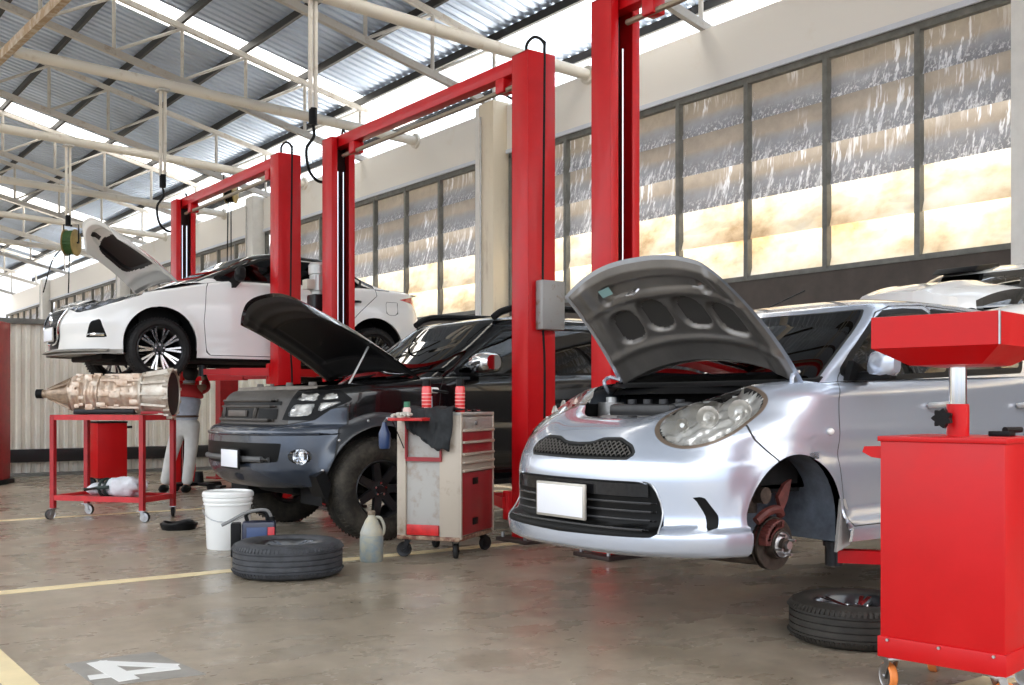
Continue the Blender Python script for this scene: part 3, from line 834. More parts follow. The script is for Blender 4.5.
# ------------------------------------------------------------------ engine bay filler
ALU = mat('dirty_aluminium', (.32, .31, .30), .45, metal=.7, var=.35, vscale=25)
PLB = mat('engine_plastic', (.018, .018, .02), .4, var=.3, vscale=20)
WHP = mat('reservoir_plastic', (.25, .25, .23), .4)
BLUEP = mat('blue_plastic', (.02, .08, .3), .4)
def engine_bay(root, x0, x1, w, zt, zf, seed=1, cover=PLB):
    rnd = random.Random(seed)
    bm = BM()
    for s in (-1, 1): box(bm, x0 + .36, x1 + .08, s * (w - .02) - .02, s * (w - .02) + .02, zf, zt - .06)
    box(bm, x1 + .04, x1 + .09, -w, w, zf, zt - .01); box(bm, x0 + .04, x0 + .10, -w * .6, w * .6, zf, zt - .18)
    box(bm, x0 + .25, x1 + .05, -w, w, zf - .02, zf + .02)
    obj('engine_bay', bm, UNDER, root)
    e = BM(); cx = (x0 + x1) / 2
    box(e, cx - .16, cx + .2, -.30, .26, zf + .05, zt - .12, .03); box(e, cx - .12, cx + .14, -.26, .2, zt - .13, zt - .06, .02, mi=1)
    for k in range(4): cyl(e, (cx + .02, -.2 + .12 * k, zt - .07), (cx + .02, -.2 + .12 * k, zt - .035), .025, n=12, mi=1)
    box(e, x0 + .16, x0 + .34, .22, .44, zt - .32, zt - .13, .015, mi=1)       # battery / fuse box
    box(e, cx + .05, cx + .3, -.56, -.36, zt - .28, zt - .08, .03, mi=1)
    for s in (-1, 1):
        cyl(e, (x1 - .22, s * (w - .16), zf + .1), (x1 - .22, s * (w - .16), zt - .05), .09, .075, 18, mi=0)
        cyl(e, (x1 - .22, s * (w - .16), zt - .05), (x1 - .22, s * (w - .16), zt - .02), .03, n=10, mi=2)
    for k in range(14):
        a = V(rnd.uniform(x0 + .15, x1 - .05), rnd.uniform(-w * .8, w * .8), rnd.uniform(zt - .2, zt - .07)); b = a + V(rnd.uniform(-.25, .25), rnd.uniform(-.35, .35), rnd.uniform(-.12, .04)); b.x = min(max(b.x, x0 + .12), x1)
        b.y = min(max(b.y, -w * .85), w * .85)
        mid = (a + b) / 2 + V(0, 0, rnd.uniform(.0, .05)); tube(e, smooth_path([a - V(0, 0, .12), a, mid, b, b - V(0, 0, .15)], 4), rnd.choice((.009, .014, .02)), 7, mi=rnd.choice((1, 1, 2, 1)))
    for k in range(16):
        p = V(rnd.uniform(x0 + .15, x1 - .1), rnd.uniform(-w * .75, w * .75), zt - rnd.uniform(.08, .16)); q = rnd.uniform(.015, .04)
        if k % 2: box(e, p.x - q, p.x + q, p.y - q * 1.3, p.y + q * 1.3, p.z - q * 2, p.z + q * .6, .004, mi=rnd.choice((0, 1, 2)))
        else: cyl(e, p - V(0, 0, .05), p + V(0, 0, q * .5), q * .8, n=12, mi=rnd.choice((0, 1, 2)))
    obj('engine', e, [ALU, cover, FIXT], root)
    b = BM(); lathe(b, [(0, 0), (.05, 0), (.055, .01), (.055, .1), (.03, .115), (.03, .13), (.034, .135), (.034, .155), (0, .155)], 16, (x1 - .3, -w + .28, zt - .2)); obj('reservoir', b, WHP, root)
def seats(root, xs, w, z0, belt):
    for x in xs:
        for s in (-1, 1):
            bm = BM()
            box(bm, x, x + .5, s * w * .48 - .24, s * w * .48 + .24, z0, z0 + .16, .05); prism(bm, [(x + .42, z0 + .1), (x + .56, z0 + .1), (x + .72, z0 + .68), (x + .60, z0 + .70)], s * w * .48 - .22, s * w * .48 + .22, bev=.03)
            box(bm, x + .62, x + .73, s * w * .48 - .12, s * w * .48 + .12, z0 + .70, z0 + .88, .04); obj('seat', bm, DARKIN, root)
def dashboard(root, x, w, belt, wheel_side=-1):
    bm = BM(); prism(bm, [(x, belt - .04), (x + .45, belt + .02), (x + .55, belt - .08), (x + .5, belt - .3), (x, belt - .3)], -w, w, bev=.02); obj('dashboard', bm, DARKIN, root)
    bm = BM(); c = V(x + .68, wheel_side * .36, belt - .02); d = V(-.9, 0, .45).normalized(); a, b = frame_of(d)
    tube(bm, [c + a * .18 * math.cos(t * PI / 12) + b * .18 * math.sin(t * PI / 12) for t in range(24)], .015, 8, closed=True); cyl(bm, c + d * .0, c + d * .2, .03, n=8); sqbar(bm, c - a * .17, c + a * .17, .03, .02); obj('steering_wheel', bm, BLK, root)
def plate(root, x, y, z, w=.40, h=.17, rim=mat('plate_frame', (.5, .47, .42), .4, metal=.5), tilt=0, yaw=0):
    p = BM(); R = Matrix.Translation((x, y, z)) @ Matrix.Rotation(yaw, 4, 'Z') @ Matrix.Rotation(tilt, 4, 'Y')
    bm = p; box(bm, -.012, .006, -w / 2, w / 2, -h / 2, h / 2, .005); bmesh.ops.transform(bm, matrix=R, verts=bm.verts[:])
    o = obj('number_plate', bm, rim, root)
    bm = BM(); box(bm, -.016, -.010, -w / 2 + .013, w / 2 - .013, -h / 2 + .013, h / 2 - .013, .002); bmesh.ops.transform(bm, matrix=R, verts=bm.verts[:])
    obj('plate_face', bm, mat('plate_white', (.86, .87, .92), .4), o); return o
def strip(bm, pts, w, t, mi=0):
    tube(bm, pts, w / 2, 6, mi)
def lamp_inside(bm, F, aa, zz, r, depth):
    pass
def offset_patch(S, F, tag_src, off, names): pass
def glass_lamp(root, o, F, bowls):
    """chrome bowls with bulbs set behind a clear lens; bowls = (centre, radius, facing)"""
    bm = BM()
    for c, r, d in bowls:
        d = Vector(d).normalized(); a, b = frame_of(d)
        lathe(bm, [(0, -r * .55), (r * .3, -r * .52), (r * .7, -r * .3), (r * .95, 0), (r * 1.05, .012), (r * 1.1, 0)], 20, Vector(c), (a, b, d), mi=0)
        lathe(bm, [(0, r * .05), (r * .14, 0), (r * .16, -r * .25), (r * .1, -r * .5)], 12, Vector(c), (a, b, d), mi=1)
    return obj('reflector', bm, [CHR, mat('bulb_glass', (.85, .86, .9), .1, metal=.6)], o)
# ================================================================== silver hatchback
SILV = mat('silver_car_paint', (.49, .535, .62), .25, metal=.6, coat=1.0)
SILD = mat('bonnet_underside_grey', (.17, .16, .15), .32, metal=.6, coat=.3, var=.15, vscale=4)
SILD2 = mat('bonnet_pad_dark', (.03, .028, .026), .75)
AMBER = mat('amber_lens', (.85, .35, .08), .2)
HX, HZ0 = .775, .305
sil = thing('silver_hatchback', 'silver hatchback with raised bonnet and front wheel removed, blank white number plate', 'car', (3.335, 4.125, .25))
C = dict(L=3.78, Lf=.70, nf=2.65, Lr=.5, nr=2.8, rs=.10, taper=.03, zmid=.6,
    low=[(.15, .045, .82, 3.70), (.18, .0, .86, 3.74), (.25, -.01, .87, 3.77), (.285, .005, .866, 3.77), (.30, .045, .85, 3.76), (.36, .055, .84, 3.76), (.50, .052, .842, 3.78), (.58, .067, .842, 3.76), (.66, .105, .835, 3.73), (.72, .145, .833, 3.71), (.78, .21, .825, 3.70), (.84, .31, .818, 3.68), (.92, .42, .812, 3.67), (1.1, .60, .80, 3.63)],
    zb=[(0, .155), (.5, .165), (.9, .2), (1.2, .19), (3.0, .19), (3.5, .22), (3.8, .25)],
    zt=[(0, .79), (.075, .80), (.12, .86), (.2, .925), (.3, .968), (.5, .99), (.7, 1.0), (1.0, 1.01), (1.4, 1.02), (2.4, 1.05), (3.3, 1.09), (3.8, 1.10)],
    arches=[(HX, HZ0, .325, .012), (3.19, HZ0, .325, .012)])
def silbump(x, y, z, a):
    # side skirt flare and shallow groove beside the intake
    if 1.1 < x < 2.85 and z < .36: y += .02 * (1 - max(0, z - .26) / .1) if z > .26 else .02
    if .9 < x < 3.0:
        y -= .012 * math.exp(-((z - .62) / .05) ** 2)
    return x, y, z
C['bump'] = silbump
F = lower_fn(C); S = Shell(); S.mid = (1.9, 0, .6)
UG = [(0, .668), (.10, .672), (.17, .695), (.28, .698), (.36, .665), (.385, .635), (.36, .615), (0, .610)]; UG = UG + [(-y, z) for y, z in UG[::-1][1:-1]]
UGo = UG
LG = [(0, .505), (.44, .505), (.505, .49), (.535, .44), (.555, .34), (.575, .262), (.54, .252), (0, .240)]; LG = LG + [(-y, z) for y, z in LG[::-1][1:-1]]
HLP = [(.121, .80), (.130, .735), (.150, .69), (.175, .675), (.205, .70), (.227, .755), (.234, .82), (.228, .88), (.207, .932), (.176, .955), (.146, .922), (.127, .865)]

def car_regions(C, doors, lampp, extra):
    R = []
    for i, (hx, hz, r, fl) in enumerate(C['arches']): R.append(('cut', arch_d(hx, hz, r), None))
    return R + extra
BUMP = [(-.1, -.1), (.315, -.1), (.315, .60), (.262, .70), (.238, .765), (.13, .86), (-.1, .9)]
D1 = [(1.13, .27), (1.10, .6), (1.13, .90), (1.19, 1.01), (1.30, 1.10), (1.68, 1.365), (1.85, 1.41), (2.18, 1.43), (2.18, .27)]
D2 = [(2.20, .27), (2.20, 1.43), (2.75, 1.41), (3.02, 1.36), (3.12, 1.25), (3.08, 1.0), (2.90, .74), (2.76, .56), (2.68, .27)]
regs = [('cut', arch_d(HX, HZ0, .325), None), ('cut', arch_d(3.19, HZ0, .325), None),
    ('headlight', azpoly(roundpoly(HLP)), ['body']), ('lamp_rim', azpoly(roundpoly(HLP), off=.014), ['body']),
    ('front_bumper', azpoly(BUMP), ['body']), ('gap', azpoly(BUMP, off=.006), ['body']),
    ('grille', yzpoly(UG), ['front_bumper']), ('gap', yzpoly(UG, off=.012), ['front_bumper']),
    ('lower_grille', yzpoly(LG), ['front_bumper']),
    ('fog_vent', yzpoly([(.655, .445), (.70, .44), (.735, .36), (.745, .292), (.715, .288), (.700, .36), (.672, .43)], 1.0), ['front_bumper']),
    ('door', xzpoly(D1, .3), ['body']), ('gap', xzpoly(D1, .3, .006), ['body']),
    ('rear_door', xzpoly(D2, .3), ['body']), ('gap', xzpoly(D2, .3, .006), ['body']),
    ('tail_light', lambda p, a, v: sdpoly(p[1], p[2], [(.60, .70), (.60, 1.02), (.9, 1.02), (.9, .70)]) if p[0] > 3.3 else .5, ['body'])]
S.patch(F, 130, 46, regs)
C['green'] = G = dict(Lf=.24, nf=2.6, Lr=.35, nr=2.8, taper=.02, crown=.055,
    w=[(0, .785), (.25, .75), (.5, .712), (.8, .66), (.92, .62), (1, .575)], xf=[(0, .84), (.5, 1.18), (1, 1.54)], xr=[(0, 3.70), (.4, 3.62), (1, 3.38)],
    zb=[(.8, .96), (1.2, .985), (2.4, 1.02), (3.8, 1.06)], zt=[(1.4, 1.385), (1.9, 1.44), (2.4, 1.455), (3.0, 1.43), (3.5, 1.37)])
FG = green_fn(C)
W1 = [(1.24, 1.03), (1.34, 1.10), (1.60, 1.28), (1.76, 1.355), (1.95, 1.375), (2.13, 1.38), (2.15, 1.05), (1.7, 1.03)]
W2 = [(2.23, 1.06), (2.22, 1.38), (2.55, 1.375), (2.80, 1.35), (2.98, 1.28), (3.0, 1.20), (2.92, 1.09)]
def wsh(p, a, v):
    return max(a - .27 + .03 * v, .05 - v, v - .735)
def rgl(p, a, v): return max(.80 - a, .15 - v, v - .70)
regsG = [('windscreen', wsh, ['body']), ('gap', lambda p, a, v: wsh(p, a, v) - .012, ['body']), ('cowl_seal', lambda p, a, v: max(a - .30, v - .06), ['body']), ('rear_glass', rgl, ['body']),
    ('side_window', xzpoly(W1, .27), ['body']), ('rear_side_window', xzpoly(W2, .27), ['body']),
    ('window_seal', xzpoly(W1, .27, .03), ['body']), ('window_seal', xzpoly(W2, .27, .036), ['body']),
    ('door', xzpoly(D1, .27), ['body']), ('gap', xzpoly(D1, .27, .006), ['body']), ('rear_door', xzpoly(D2, .27), ['body']), ('gap', xzpoly(D2, .27, .006), ['body'])]
S.patch(FG, 110, 60, regsG)
GLS0 = glass_mat('dark_car_glass', (.03, .035, .04))
GRN = dict(cowl_seal=BLK, body=SILV, door=SILV, rear_door=SILV, front_bumper=SILV, gap=GAPM, window_seal=BLK, lamp_rim=BLK, windscreen=GLS0, rear_glass=GLS0, side_window=GLS0, rear_side_window=GLS0,
    headlight=GL_LENS, grille=GRILLB, lower_grille=GRILLB, fog_vent=GRILLB, tail_light=mat('red_lens', (.5, .01, .01), .1, coat=1))
GRN['lamp_rim'] = mat('lamp_rim_bronze', (.16, .12, .09), .3, metal=.4)
O = S.finish(sil, GRN, {'gap': 'panel_gap'})
for o in (O[('headlight', 1)], O[('headlight', -1)]): o['label'] = 'clear oval headlight lens'
def shell_inset(F, tagobj, regs_fn, off, root, name, m, a0, a1, na, nv, sides=(1, -1)):
    """a copy of the skin set inwards, used as lamp bowls behind the lens"""
    for sd in sides:
        bm = BM(); g = {}
        for i in range(na + 1):
            for j in range(nv + 1):
                a = a0 + (a1 - a0) * i / na; v = .0 + 1.0 * j / nv
                p = Vector(F(a, v)); e = 1e-3; n = (Vector(F(a + e, v)) - p).cross(Vector(F(a, min(1, v + e) if v < 1 - e else v - e)) - p)
                if v > 1 - e: n = -n
                n.normalize()
                if n.x > 0: n = -n
                q = p - n * off
                if p.z > 1.5: continue
                g[(i, j)] = (q, regs_fn(p, a, v), n)
        vv = {}
        for i in range(na):
            for j in range(nv):
                ks = [(i, j), (i + 1, j), (i + 1, j + 1), (i, j + 1)]
                if all(k in g and g[k][1] < .003 for k in ks):
                    f = []
                    for k in ks:
                        if k not in vv:
                            q, d, n = g[k]; dep = min(1, max(0, -d / .035)); rr = math.sin(q.y * 95) * math.sin(q.z * 75)
                            c = q + n * off * (1 - dep) * .9 + n * rr * .012
                            vv[k] = bm.verts.new((c.x, -sd * c.y, c.z))
                        f.append(vv[k])
                    bm.faces.new(f)
        obj(name, bm, m, tagobj[sd])
shell_inset(F, {1: O[('headlight', 1)], -1: O[('headlight', -1)]}, azpoly(roundpoly(HLP)), .055, sil, 'reflector', REFL, .10, .25, 60, 60)
for sd in (1, -1):
    bm = BM()
    for (a, v, r) in ((.205, .84, .052), (.172, .84, .05), (.15, .82, .03)):
        p = Vector(F(a, v)); th = Vector((-.85, .45, .12)).normalized(); aa, bb = frame_of(th); p = p - th * .03
        p = V(p.x, -sd * p.y, p.z); th = V(th.x, -sd * th.y, th.z); aa, bb = frame_of(th)
        lathe(bm, [(.008, -.03), (r * .6, -.024), (r * .95, 0), (r * 1.08, .01), (r * 1.12, 0)], 20, p, (aa, bb, th))
        cyl(bm, p - th * .02, p + th * .008, .012, n=10)
    obj('lamp_bowl', bm, REFL, O[('headlight', sd)])
# mesh over upper grille, bars in the lower one
bm = BM()
def on_skin(y, z):
    a = 0; best = None
    lo, hi = 0, .30
    for _ in range(30):
        m = (lo + hi) / 2; q = F.outline(m, z)
        if q[1] < y: lo = m
        else: hi = m
    q = F.outline(lo, z); return V(q[0], y, z)
for s in (1, -1):
    for k in range(-26, 27):
        pts = []
        for t in range(14):
            z = .605 + .1 * t / 13; y = k * .030 + s * (z - .65) * 1.1
            if sdpoly(abs(y), z, UG) < -.004:
                p = on_skin(abs(y), z); p.y = y; p.x -= .006; pts.append(p)
        if len(pts) > 1: tube(bm, pts, .0032, 5)
obj('grille_mesh', bm, mat('grille_mesh_grey', (.16, .15, .14), .3, metal=.6), O[('grille', 0)])
bm = BM()
for z in (.285, .325, .365, .405):
    pts = [on_skin(abs(y), z) for y in np.linspace(-.53, .53, 41)]
    for p, y in zip(pts, np.linspace(-.53, .53, 41)): p.y = y; p.x -= .002
    tube(bm, pts, .006, 6)
obj('grille_bar', bm, mat('grille_bar_grey', (.05, .05, .052), .25), O[('lower_grille', 0)])
bm = BM(); poly = []
for y in np.linspace(-.5, .5, 31):
    p = on_skin(abs(y), .46); q = on_skin(abs(y), .505)
    poly.append((V(p.x - .012, y, .435), V(q.x - .012, y, .495), V(q.x + .03, y, .50)))
rs_ = [[bm.verts.new(c) for c in pp] for pp in poly]
for a, b in zip(rs_[:-1], rs_[1:]):
    for k in (0, 1): bm.faces.new((a[k], b[k], b[k + 1], a[k + 1]))
obj('grille_brow', bm, mat('gloss_black', (.006, .006, .007), .2, spec=.2, coat=.3), O[('lower_grille', 0)])
plate(sil, .015, .015, .392, .38, .175)
# intake frame chrome corner
for s in (-1, 1):
    bm = BM(); pts = []
    for y, z in ((.47, .505), (.51, .492), (.537, .44), (.555, .36), (.578, .27)):
        p = on_skin(y, z); pts.append((p.x - .003, s * y, z))
    tube(bm, smooth_path(pts, 4), .004, 6)
    obj('grille_trim', bm, STEEL, O[('lower_grille', 0)])
for s in (-1, 1):
    for hx in (HX, 3.19):
        bm = BM(); well(bm, hx, HZ0, .335, s * .80, s * .42); obj('wheel_well', bm, mat('wheel_well_liner', (.10, .12, .15), .45, var=.5, vscale=7), sil)
bm = BM(); box(bm, .25, .42, -.66, .66, .17, .6, .02); box(bm, 1.13, 2.82, -.74, .74, .20, .34, .02); box(bm, 3.55, 3.7, -.7, .7, .26, .6); cyl(bm, (1.3, .3, .19), (3.5, .35, .24), .035); box(bm, .4, 1.15, -.4, .4, .2, .34, .02)
obj('underbody', bm, UNDER, sil)
engine_bay(sil, .24, .98, .64, .93, .45, 3)
# cowl
bm = BM(); g0 = []
for i in range(25):
    y = -.70 + 1.4 * i / 24; k = abs(y / .70)
    g0.append([bm.verts.new((.80 + .16 * k * k, y, .925 + .0 * k)), bm.verts.new((.84 + .18 * k * k, y, .965)), bm.verts.new((.96 + .22 * k * k, y, .975))])
for a, b in zip(g0[:-1], g0[1:]):
    for k in (0, 1): bm.faces.new((a[k], b[k], b[k + 1], a[k + 1]))
obj('cowl', bm, BLK, sil)
for y0, y1 in ((-.05, -.62), (.62, .06)):
    bm = BM(); tube(bm, smooth_path([(.93, y0, .995), (.95, (y0 + y1) / 2, 1.01), (1.0, y1, 1.03)], 5), .009, 6); obj('wiper', bm, BLK, sil)
# bonnet
def sil_rel(s, t):
    d = .030
    def el(cs, ct, rs_, rt, dep, q=2):
        r = (abs((s - cs) / rs_) ** q + abs((t - ct) / rt) ** q)
        return dep * max(0, min(1, (1.15 - r) / .3))
    for cs in (-.62, -.24, .20, .60): d -= el(cs, .56 - .10 * abs(cs), .165, .15, .022, 3)
    d -= el(0, .83, .62, .055, .012, 6)
    for q in (-.5, .5): d -= el(q * 1.25, .80, .07, .06, .016, 2)
    d += .012 * math.exp(-((t - .28 - .0 * s) / .04) ** 2) + .010 * math.exp(-((t - .73) / .025) ** 2)
    d += .01 * math.exp(-((abs(s) - .82) / .05) ** 2)
    return d
HS = (1.0, .965)
sil_rc = .15
def padf(s, t):
    for cs in (-.62, -.24, .20, .60):
        if (abs((s - cs) / .148) ** 3 + abs((t - (.56 - .10 * abs(cs))) / .135) ** 3) < 1: return True
    return False
hd, HP = hood(sil, HS, math.radians(55), .86, .67, .585, [SILV, SILD, SILD2, padf], relief=sil_rel, sag=.13, crown=.06, curve=.15, pw=2.6, rc=.13, yo=-.065)
bm = BM()
a_, b_, c_, d_ = HP(.46, .80, .052), HP(.60, .80, .052), HP(.60, .86, .052), HP(.46, .86, .052)
f = bm.faces.new([bm.verts.new(p) for p in (a_, b_, c_, d_)]); bm.faces.new([bm.verts.new(p - V(0, 0, .002)) for p in (a_, b_, c_, d_)]); obj('sticker', bm, mat('sticker_teal', (.25, .42, .42), .4), hd)
bm = BM(); p = HP(.18, .82, .04)
tube(bm, [p + V(0, -.03, -.03), p + V(.02, .03, -.03), p + V(-.02, .04, -.06), p + V(-.03, -.02, -.06)], .006, 6, closed=True); obj('striker', bm, STEEL, hd)
for s in (-1, 1):
    bm = BM(); tube(bm, smooth_path([V(.93, s * .69, .93), V(.90, s * .70, 1.0), V(.95, s * .70, 1.03), HP(s * .93, .10, .03)], 4), .012, 6); obj('hinge', bm, SILV, sil)
# mirrors, handles, indicators
for s in (-1, 1):
    dr = O[('door', -s)]
    bm = BM(); mirror_unit(bm, s, (1.34, s * .79, 1.03), .17, .15); m_ = obj('door_mirror', bm, SILV, dr)
    bm = BM(); box(bm, 1.285, 1.36, min(s * .76, s * .99), max(s * .76, s * .99), .985, 1.035, .018); obj('mirror_base', bm, BLK, m_)
    bm = BM(); prism(bm, [(1.22, .99), (1.26, 1.09), (1.42, 1.02), (1.42, .99)], s * .765, s * .80); obj('sail_panel', bm, BLK, m_)
    for x, dn in ((1.98, 'door'), (2.90, 'rear_door')):
        bm = BM(); tube(bm, smooth_path([(x - .09, s * .815, .86), (x - .07, s * .855, .865), (x + .07, s * .857, .872), (x + .09, s * .815, .872)], 4), .015, 8); obj('door_handle', bm, mat('satin_handle', (.62, .62, .62), .3, metal=.6), O[(dn, -s)])
    bm = BM(); ellipsoid(bm, (1.03, s * .833, .735), .026, .014, .017); obj('side_indicator', bm, mat('white_lens', (.8, .78, .76), .1, coat=1), sil)
dashboard(sil, 1.25, .62, .98); seats(sil, (1.75, 2.55), .78, .42, 1)
bm = BM(); cyl(bm, (1.62, .05, 1.44), (1.95, .05, 1.56), .004, n=6); obj('antenna', bm, BLK, sil)
for (x, s) in ((3.19, -1), (3.19, 1)):
    wheel(sil, 'wheel', (x, s * .72, .19 if x < 1 else .22), .295, .19, .175, 'multi', sgn=s)
# brake and suspension at the near front corner
BR = mat('red_brake_part', (.10, .02, .016), .6, var=.5, vscale=30); IR = mat('rusty_iron', (.06, .045, .036), .5, metal=.6, var=.6, vscale=30)
hc = V(HX + .0, -.70, .19)
bm = BM()
lathe(bm, [(.0, .07), (.03, .07), (.034, .045), (.07, .04), (.075, .0), (.13, -.002), (.131, -.012), (.07, -.014), (.07, -.03), (.131, -.03), (.13, -.04), (0, -.04)], 40, hc + V(0, .0, 0), 'y')
obj('brake_disc', bm, IR, sil)
bm = BM()
lathe(bm, [(.062, .052), (.062, .043), (.03, .05)], 24, hc, 'y')
for k in range(4):
    th = k * PI / 2 + .4; d = V(math.cos(th) * .05, 0, math.sin(th) * .05); cyl(bm, hc + d + V(0, -.03, 0), hc + d + V(0, -.085, 0), .007, n=8)
cyl(bm, hc + V(0, -.05, 0), hc + V(0, -.09, 0), .02, n=12); obj('hub', bm, STEEL, sil)
bm = BM()
for k in range(9):
    th = .6 + k * .17
    p = hc + V(-math.cos(th - .4) * .10, .0, math.sin(th - .4) * .10)
    box(bm, p.x - .02, p.x + .02, p.y - .045, p.y + .05, p.z - .02, p.z + .02, .006)
tube(bm, smooth_path([hc + V(.02, -.02, .14), hc + V(-.02, -.03, .17), hc + V(-.10, -.03, .16), hc + V(-.16, -.02, .12)], 5), .022, 8)
prism(bm, [(hc.x + .0, .42), (hc.x + .05, .48), (hc.x + .10, .50), (hc.x + .07, .40), (hc.x + .03, .34)], -.72, -.70)
obj('brake_caliper', bm, BR, sil)
bm = BM(); cyl(bm, (HX - .09, -.60, .34), (HX - .09, -.60, .46), .05, .055, 16); cyl(bm, (HX - .09, -.66, .43), (HX - .09, -.72, .43), .04, n=16); cyl(bm, (HX - .08, -.56, .4), (HX - .06, -.52, .80), .028, n=12)
pts = [V(HX - .08 + .065 * math.cos(t * .6), -.56 + .065 * math.sin(t * .6), .46 + t * .0035) for t in range(70)]; tube(bm, pts, .009, 6)
cyl(bm, (HX - .2, -.3, .12), (HX, -.68, .1), .025, n=10); cyl(bm, (HX - .15, -.3, .2), (HX - .12, -.62, .2), .02, n=10); cyl(bm, hc + V(0, .04, 0), hc + V(0, .35, .04), .02, n=10)
tube(bm, smooth_path([(HX - .2, -.66, .3), (HX - .23, -.6, .4), (HX - .2, -.55, .5), (HX - .24, -.5, .6)], 6), .010, 8)
obj('suspension', bm, IR, sil)
bm = BM(); cyl(bm, (HX - .14, -.62, .56), (HX - .14, -.66, .56), .02, n=12); cyl(bm, (HX - .25, -.7, .48), (HX - .25, -.7, .68), .006, n=6); obj('brake_hose_bracket', bm, FIXT, sil)
bm = BM(); prism(bm, [(1.06, .14), (1.10, .40), (1.13, .40), (1.16, .33), (1.17, .17)], -.845, -.83); obj('mud_flap', bm, mat('grey_bracket', (.36, .35, .33), .5, var=.2), sil)
# ================================================================== black off-road car
SLOC = (3.05, 7.86, .10); KS = 1.098
CS = dict(L=4.74, Lf=.76, nf=2.75, Lr=.4, nr=3.2, rs=.09, taper=.03, zmid=.7, af=.36,
    low=[(.36, .20, .84, 4.6), (.45, .07, .88, 4.68), (.55, .01, .905, 4.72), (.66, .0, .91, 4.74), (.80, .01, .905, 4.72), (.845, .03, .90, 4.72), (.87, .10, .895, 4.70), (1.0, .13, .895, 4.68), (1.12, .17, .89, 4.68), (1.2, .23, .88, 4.66), (1.35, .3, .86, 4.6)],
    zb=[(0, .40), (.4, .42), (1.3, .42), (3.4, .42), (4.2, .5), (4.7, .55)],
    zt=[(0, 1.13), (.15, 1.14), (.3, 1.16), (.8, 1.20), (1.4, 1.25), (3, 1.29), (4.7, 1.32)],
    arches=[(.87, .40, .46, .05), (3.72, .40, .46, .05)])
FS = lower_fn(CS)
BKP = mat('black_car_paint', (.004, .004, .0045), .16, coat=.6, spec=.35)
BGP = mat('blue_grey_bumper', (.040, .050, .070), .25, metal=.3, coat=.5, var=.1)
GRS = mat('dusty_grille_surround', (.055, .048, .042), .5, var=.3, vscale=10)
GLS = glass_mat('dark_car_glass', (.03, .035, .04))
suv = thing('off_road_car', 'black off-road car with roof rails, blue-grey bumper and open black bonnet', 'car', (SLOC[0] * KS, SLOC[1] * KS, HZ + (SLOC[2] - HZ) * KS)); suv.scale = (KS, KS, KS)
S = Shell(); S.mid = (2.4, 0, .7)
def band(z0, z1, amax): return lambda p, a, v: max(z0 - p[2], p[2] - z1, (a - amax) * 2)
SB = [(-.1, -.1), (.26, -.1), (.26, .45), (.285, .80), (.275, 1.0), (.245, .985), (.215, .90), (.16, .862), (-.1, .862)]
L1 = [(.160, .925), (.170, 1.015), (.211, 1.022), (.206, .935)]
L2 = [(.172, 1.045), (.180, 1.095), (.214, 1.10), (.213, 1.043)]
L3 = [(.216, .955), (.222, 1.03), (.245, 1.035), (.265, 1.045), (.235, .985)]
L4 = [(.222, 1.05), (.226, 1.10), (.248, 1.095), (.252, 1.06)]
LS = [(.150, .90), (.166, 1.11), (.20, 1.125), (.255, 1.12), (.285, 1.05), (.245, .985), (.215, .90)]
SD1 = [(1.42, .50), (1.36, .8), (1.40, 1.15), (1.47, 1.25), (1.60, 1.33), (2.05, 1.66), (2.3, 1.70), (2.50, 1.71), (2.50, .50)]
SD2 = [(2.52, .50), (2.52, 1.71), (3.45, 1.70), (3.52, 1.2), (3.40, .98), (3.22, .75), (3.14, .50)]
INT = [(-.68, .735), (.68, .735), (.66, .60), (.3, .575), (-.3, .575), (-.66, .60)]
regs = [('cut', arch_d(.87, .40, .46), None), ('cut', arch_d(3.72, .40, .46), None)]
for l in (L1, L2, L3, L4): regs.append(('headlight', azpoly(l), ['body']))
regs += [('lamp_surround', azpoly(LS), ['body']),
    ('fog_light', lambda p, a, v: math.hypot((a - .213) * 2.4, p[2] - .64) - .055 if a < .4 else 1, ['body']),
    ('front_bumper', azpoly(SB), ['body']), ('gap', azpoly(SB, off=.008), ['body']),
    ('lower_intake', yzpoly(INT), ['front_bumper']),
    ('grille', lambda p, a, v: max(.862 - p[2], (a - .165) * 2) if a < .3 else 1, ['body']),
    ('fender_flare', lambda p, a, v: max(math.hypot(p[0] - .87, p[2] - .40) - .56, .2 - p[2]) if a > .2 else 1, ['body']),
    ('fender_flare', lambda p, a, v: math.hypot(p[0] - 3.72, p[2] - .40) - .54 if a > .2 else 1, ['body']),
    ('door', xzpoly(SD1, .3), ['body']), ('gap', xzpoly(SD1, .3, .006), ['body']), ('rear_door', xzpoly(SD2, .3), ['body']), ('gap', xzpoly(SD2, .3, .006), ['body'])]
S.patch(FS, 120, 44, regs)
CS['green'] = dict(Lf=.22, nf=3.0, Lr=.3, nr=3.4, taper=.015, crown=.06,
    w=[(0, .83), (.25, .80), (.6, .75), (.85, .70), (.94, .67), (1, .62)], xf=[(0, 1.24), (1, 2.02)], xr=[(0, 4.70), (1, 4.45)],
    zb=[(1.2, 1.19), (2.4, 1.23), (4.6, 1.28)], zt=[(1.8, 1.70), (2.4, 1.755), (3.5, 1.76), (4.5, 1.73)])
FSG = green_fn(CS)
SW1 = [(1.60, 1.27), (1.75, 1.38), (2.12, 1.62), (2.44, 1.645), (2.44, 1.27)]
SW2 = [(2.58, 1.28), (2.58, 1.65), (3.36, 1.65), (3.42, 1.30)]
SW3 = [(3.55, 1.32), (3.52, 1.64), (4.15, 1.62), (4.3, 1.36)]
ws2 = lambda p, a, v: max(a - .275 + .03 * v, .04 - v, v - .75)
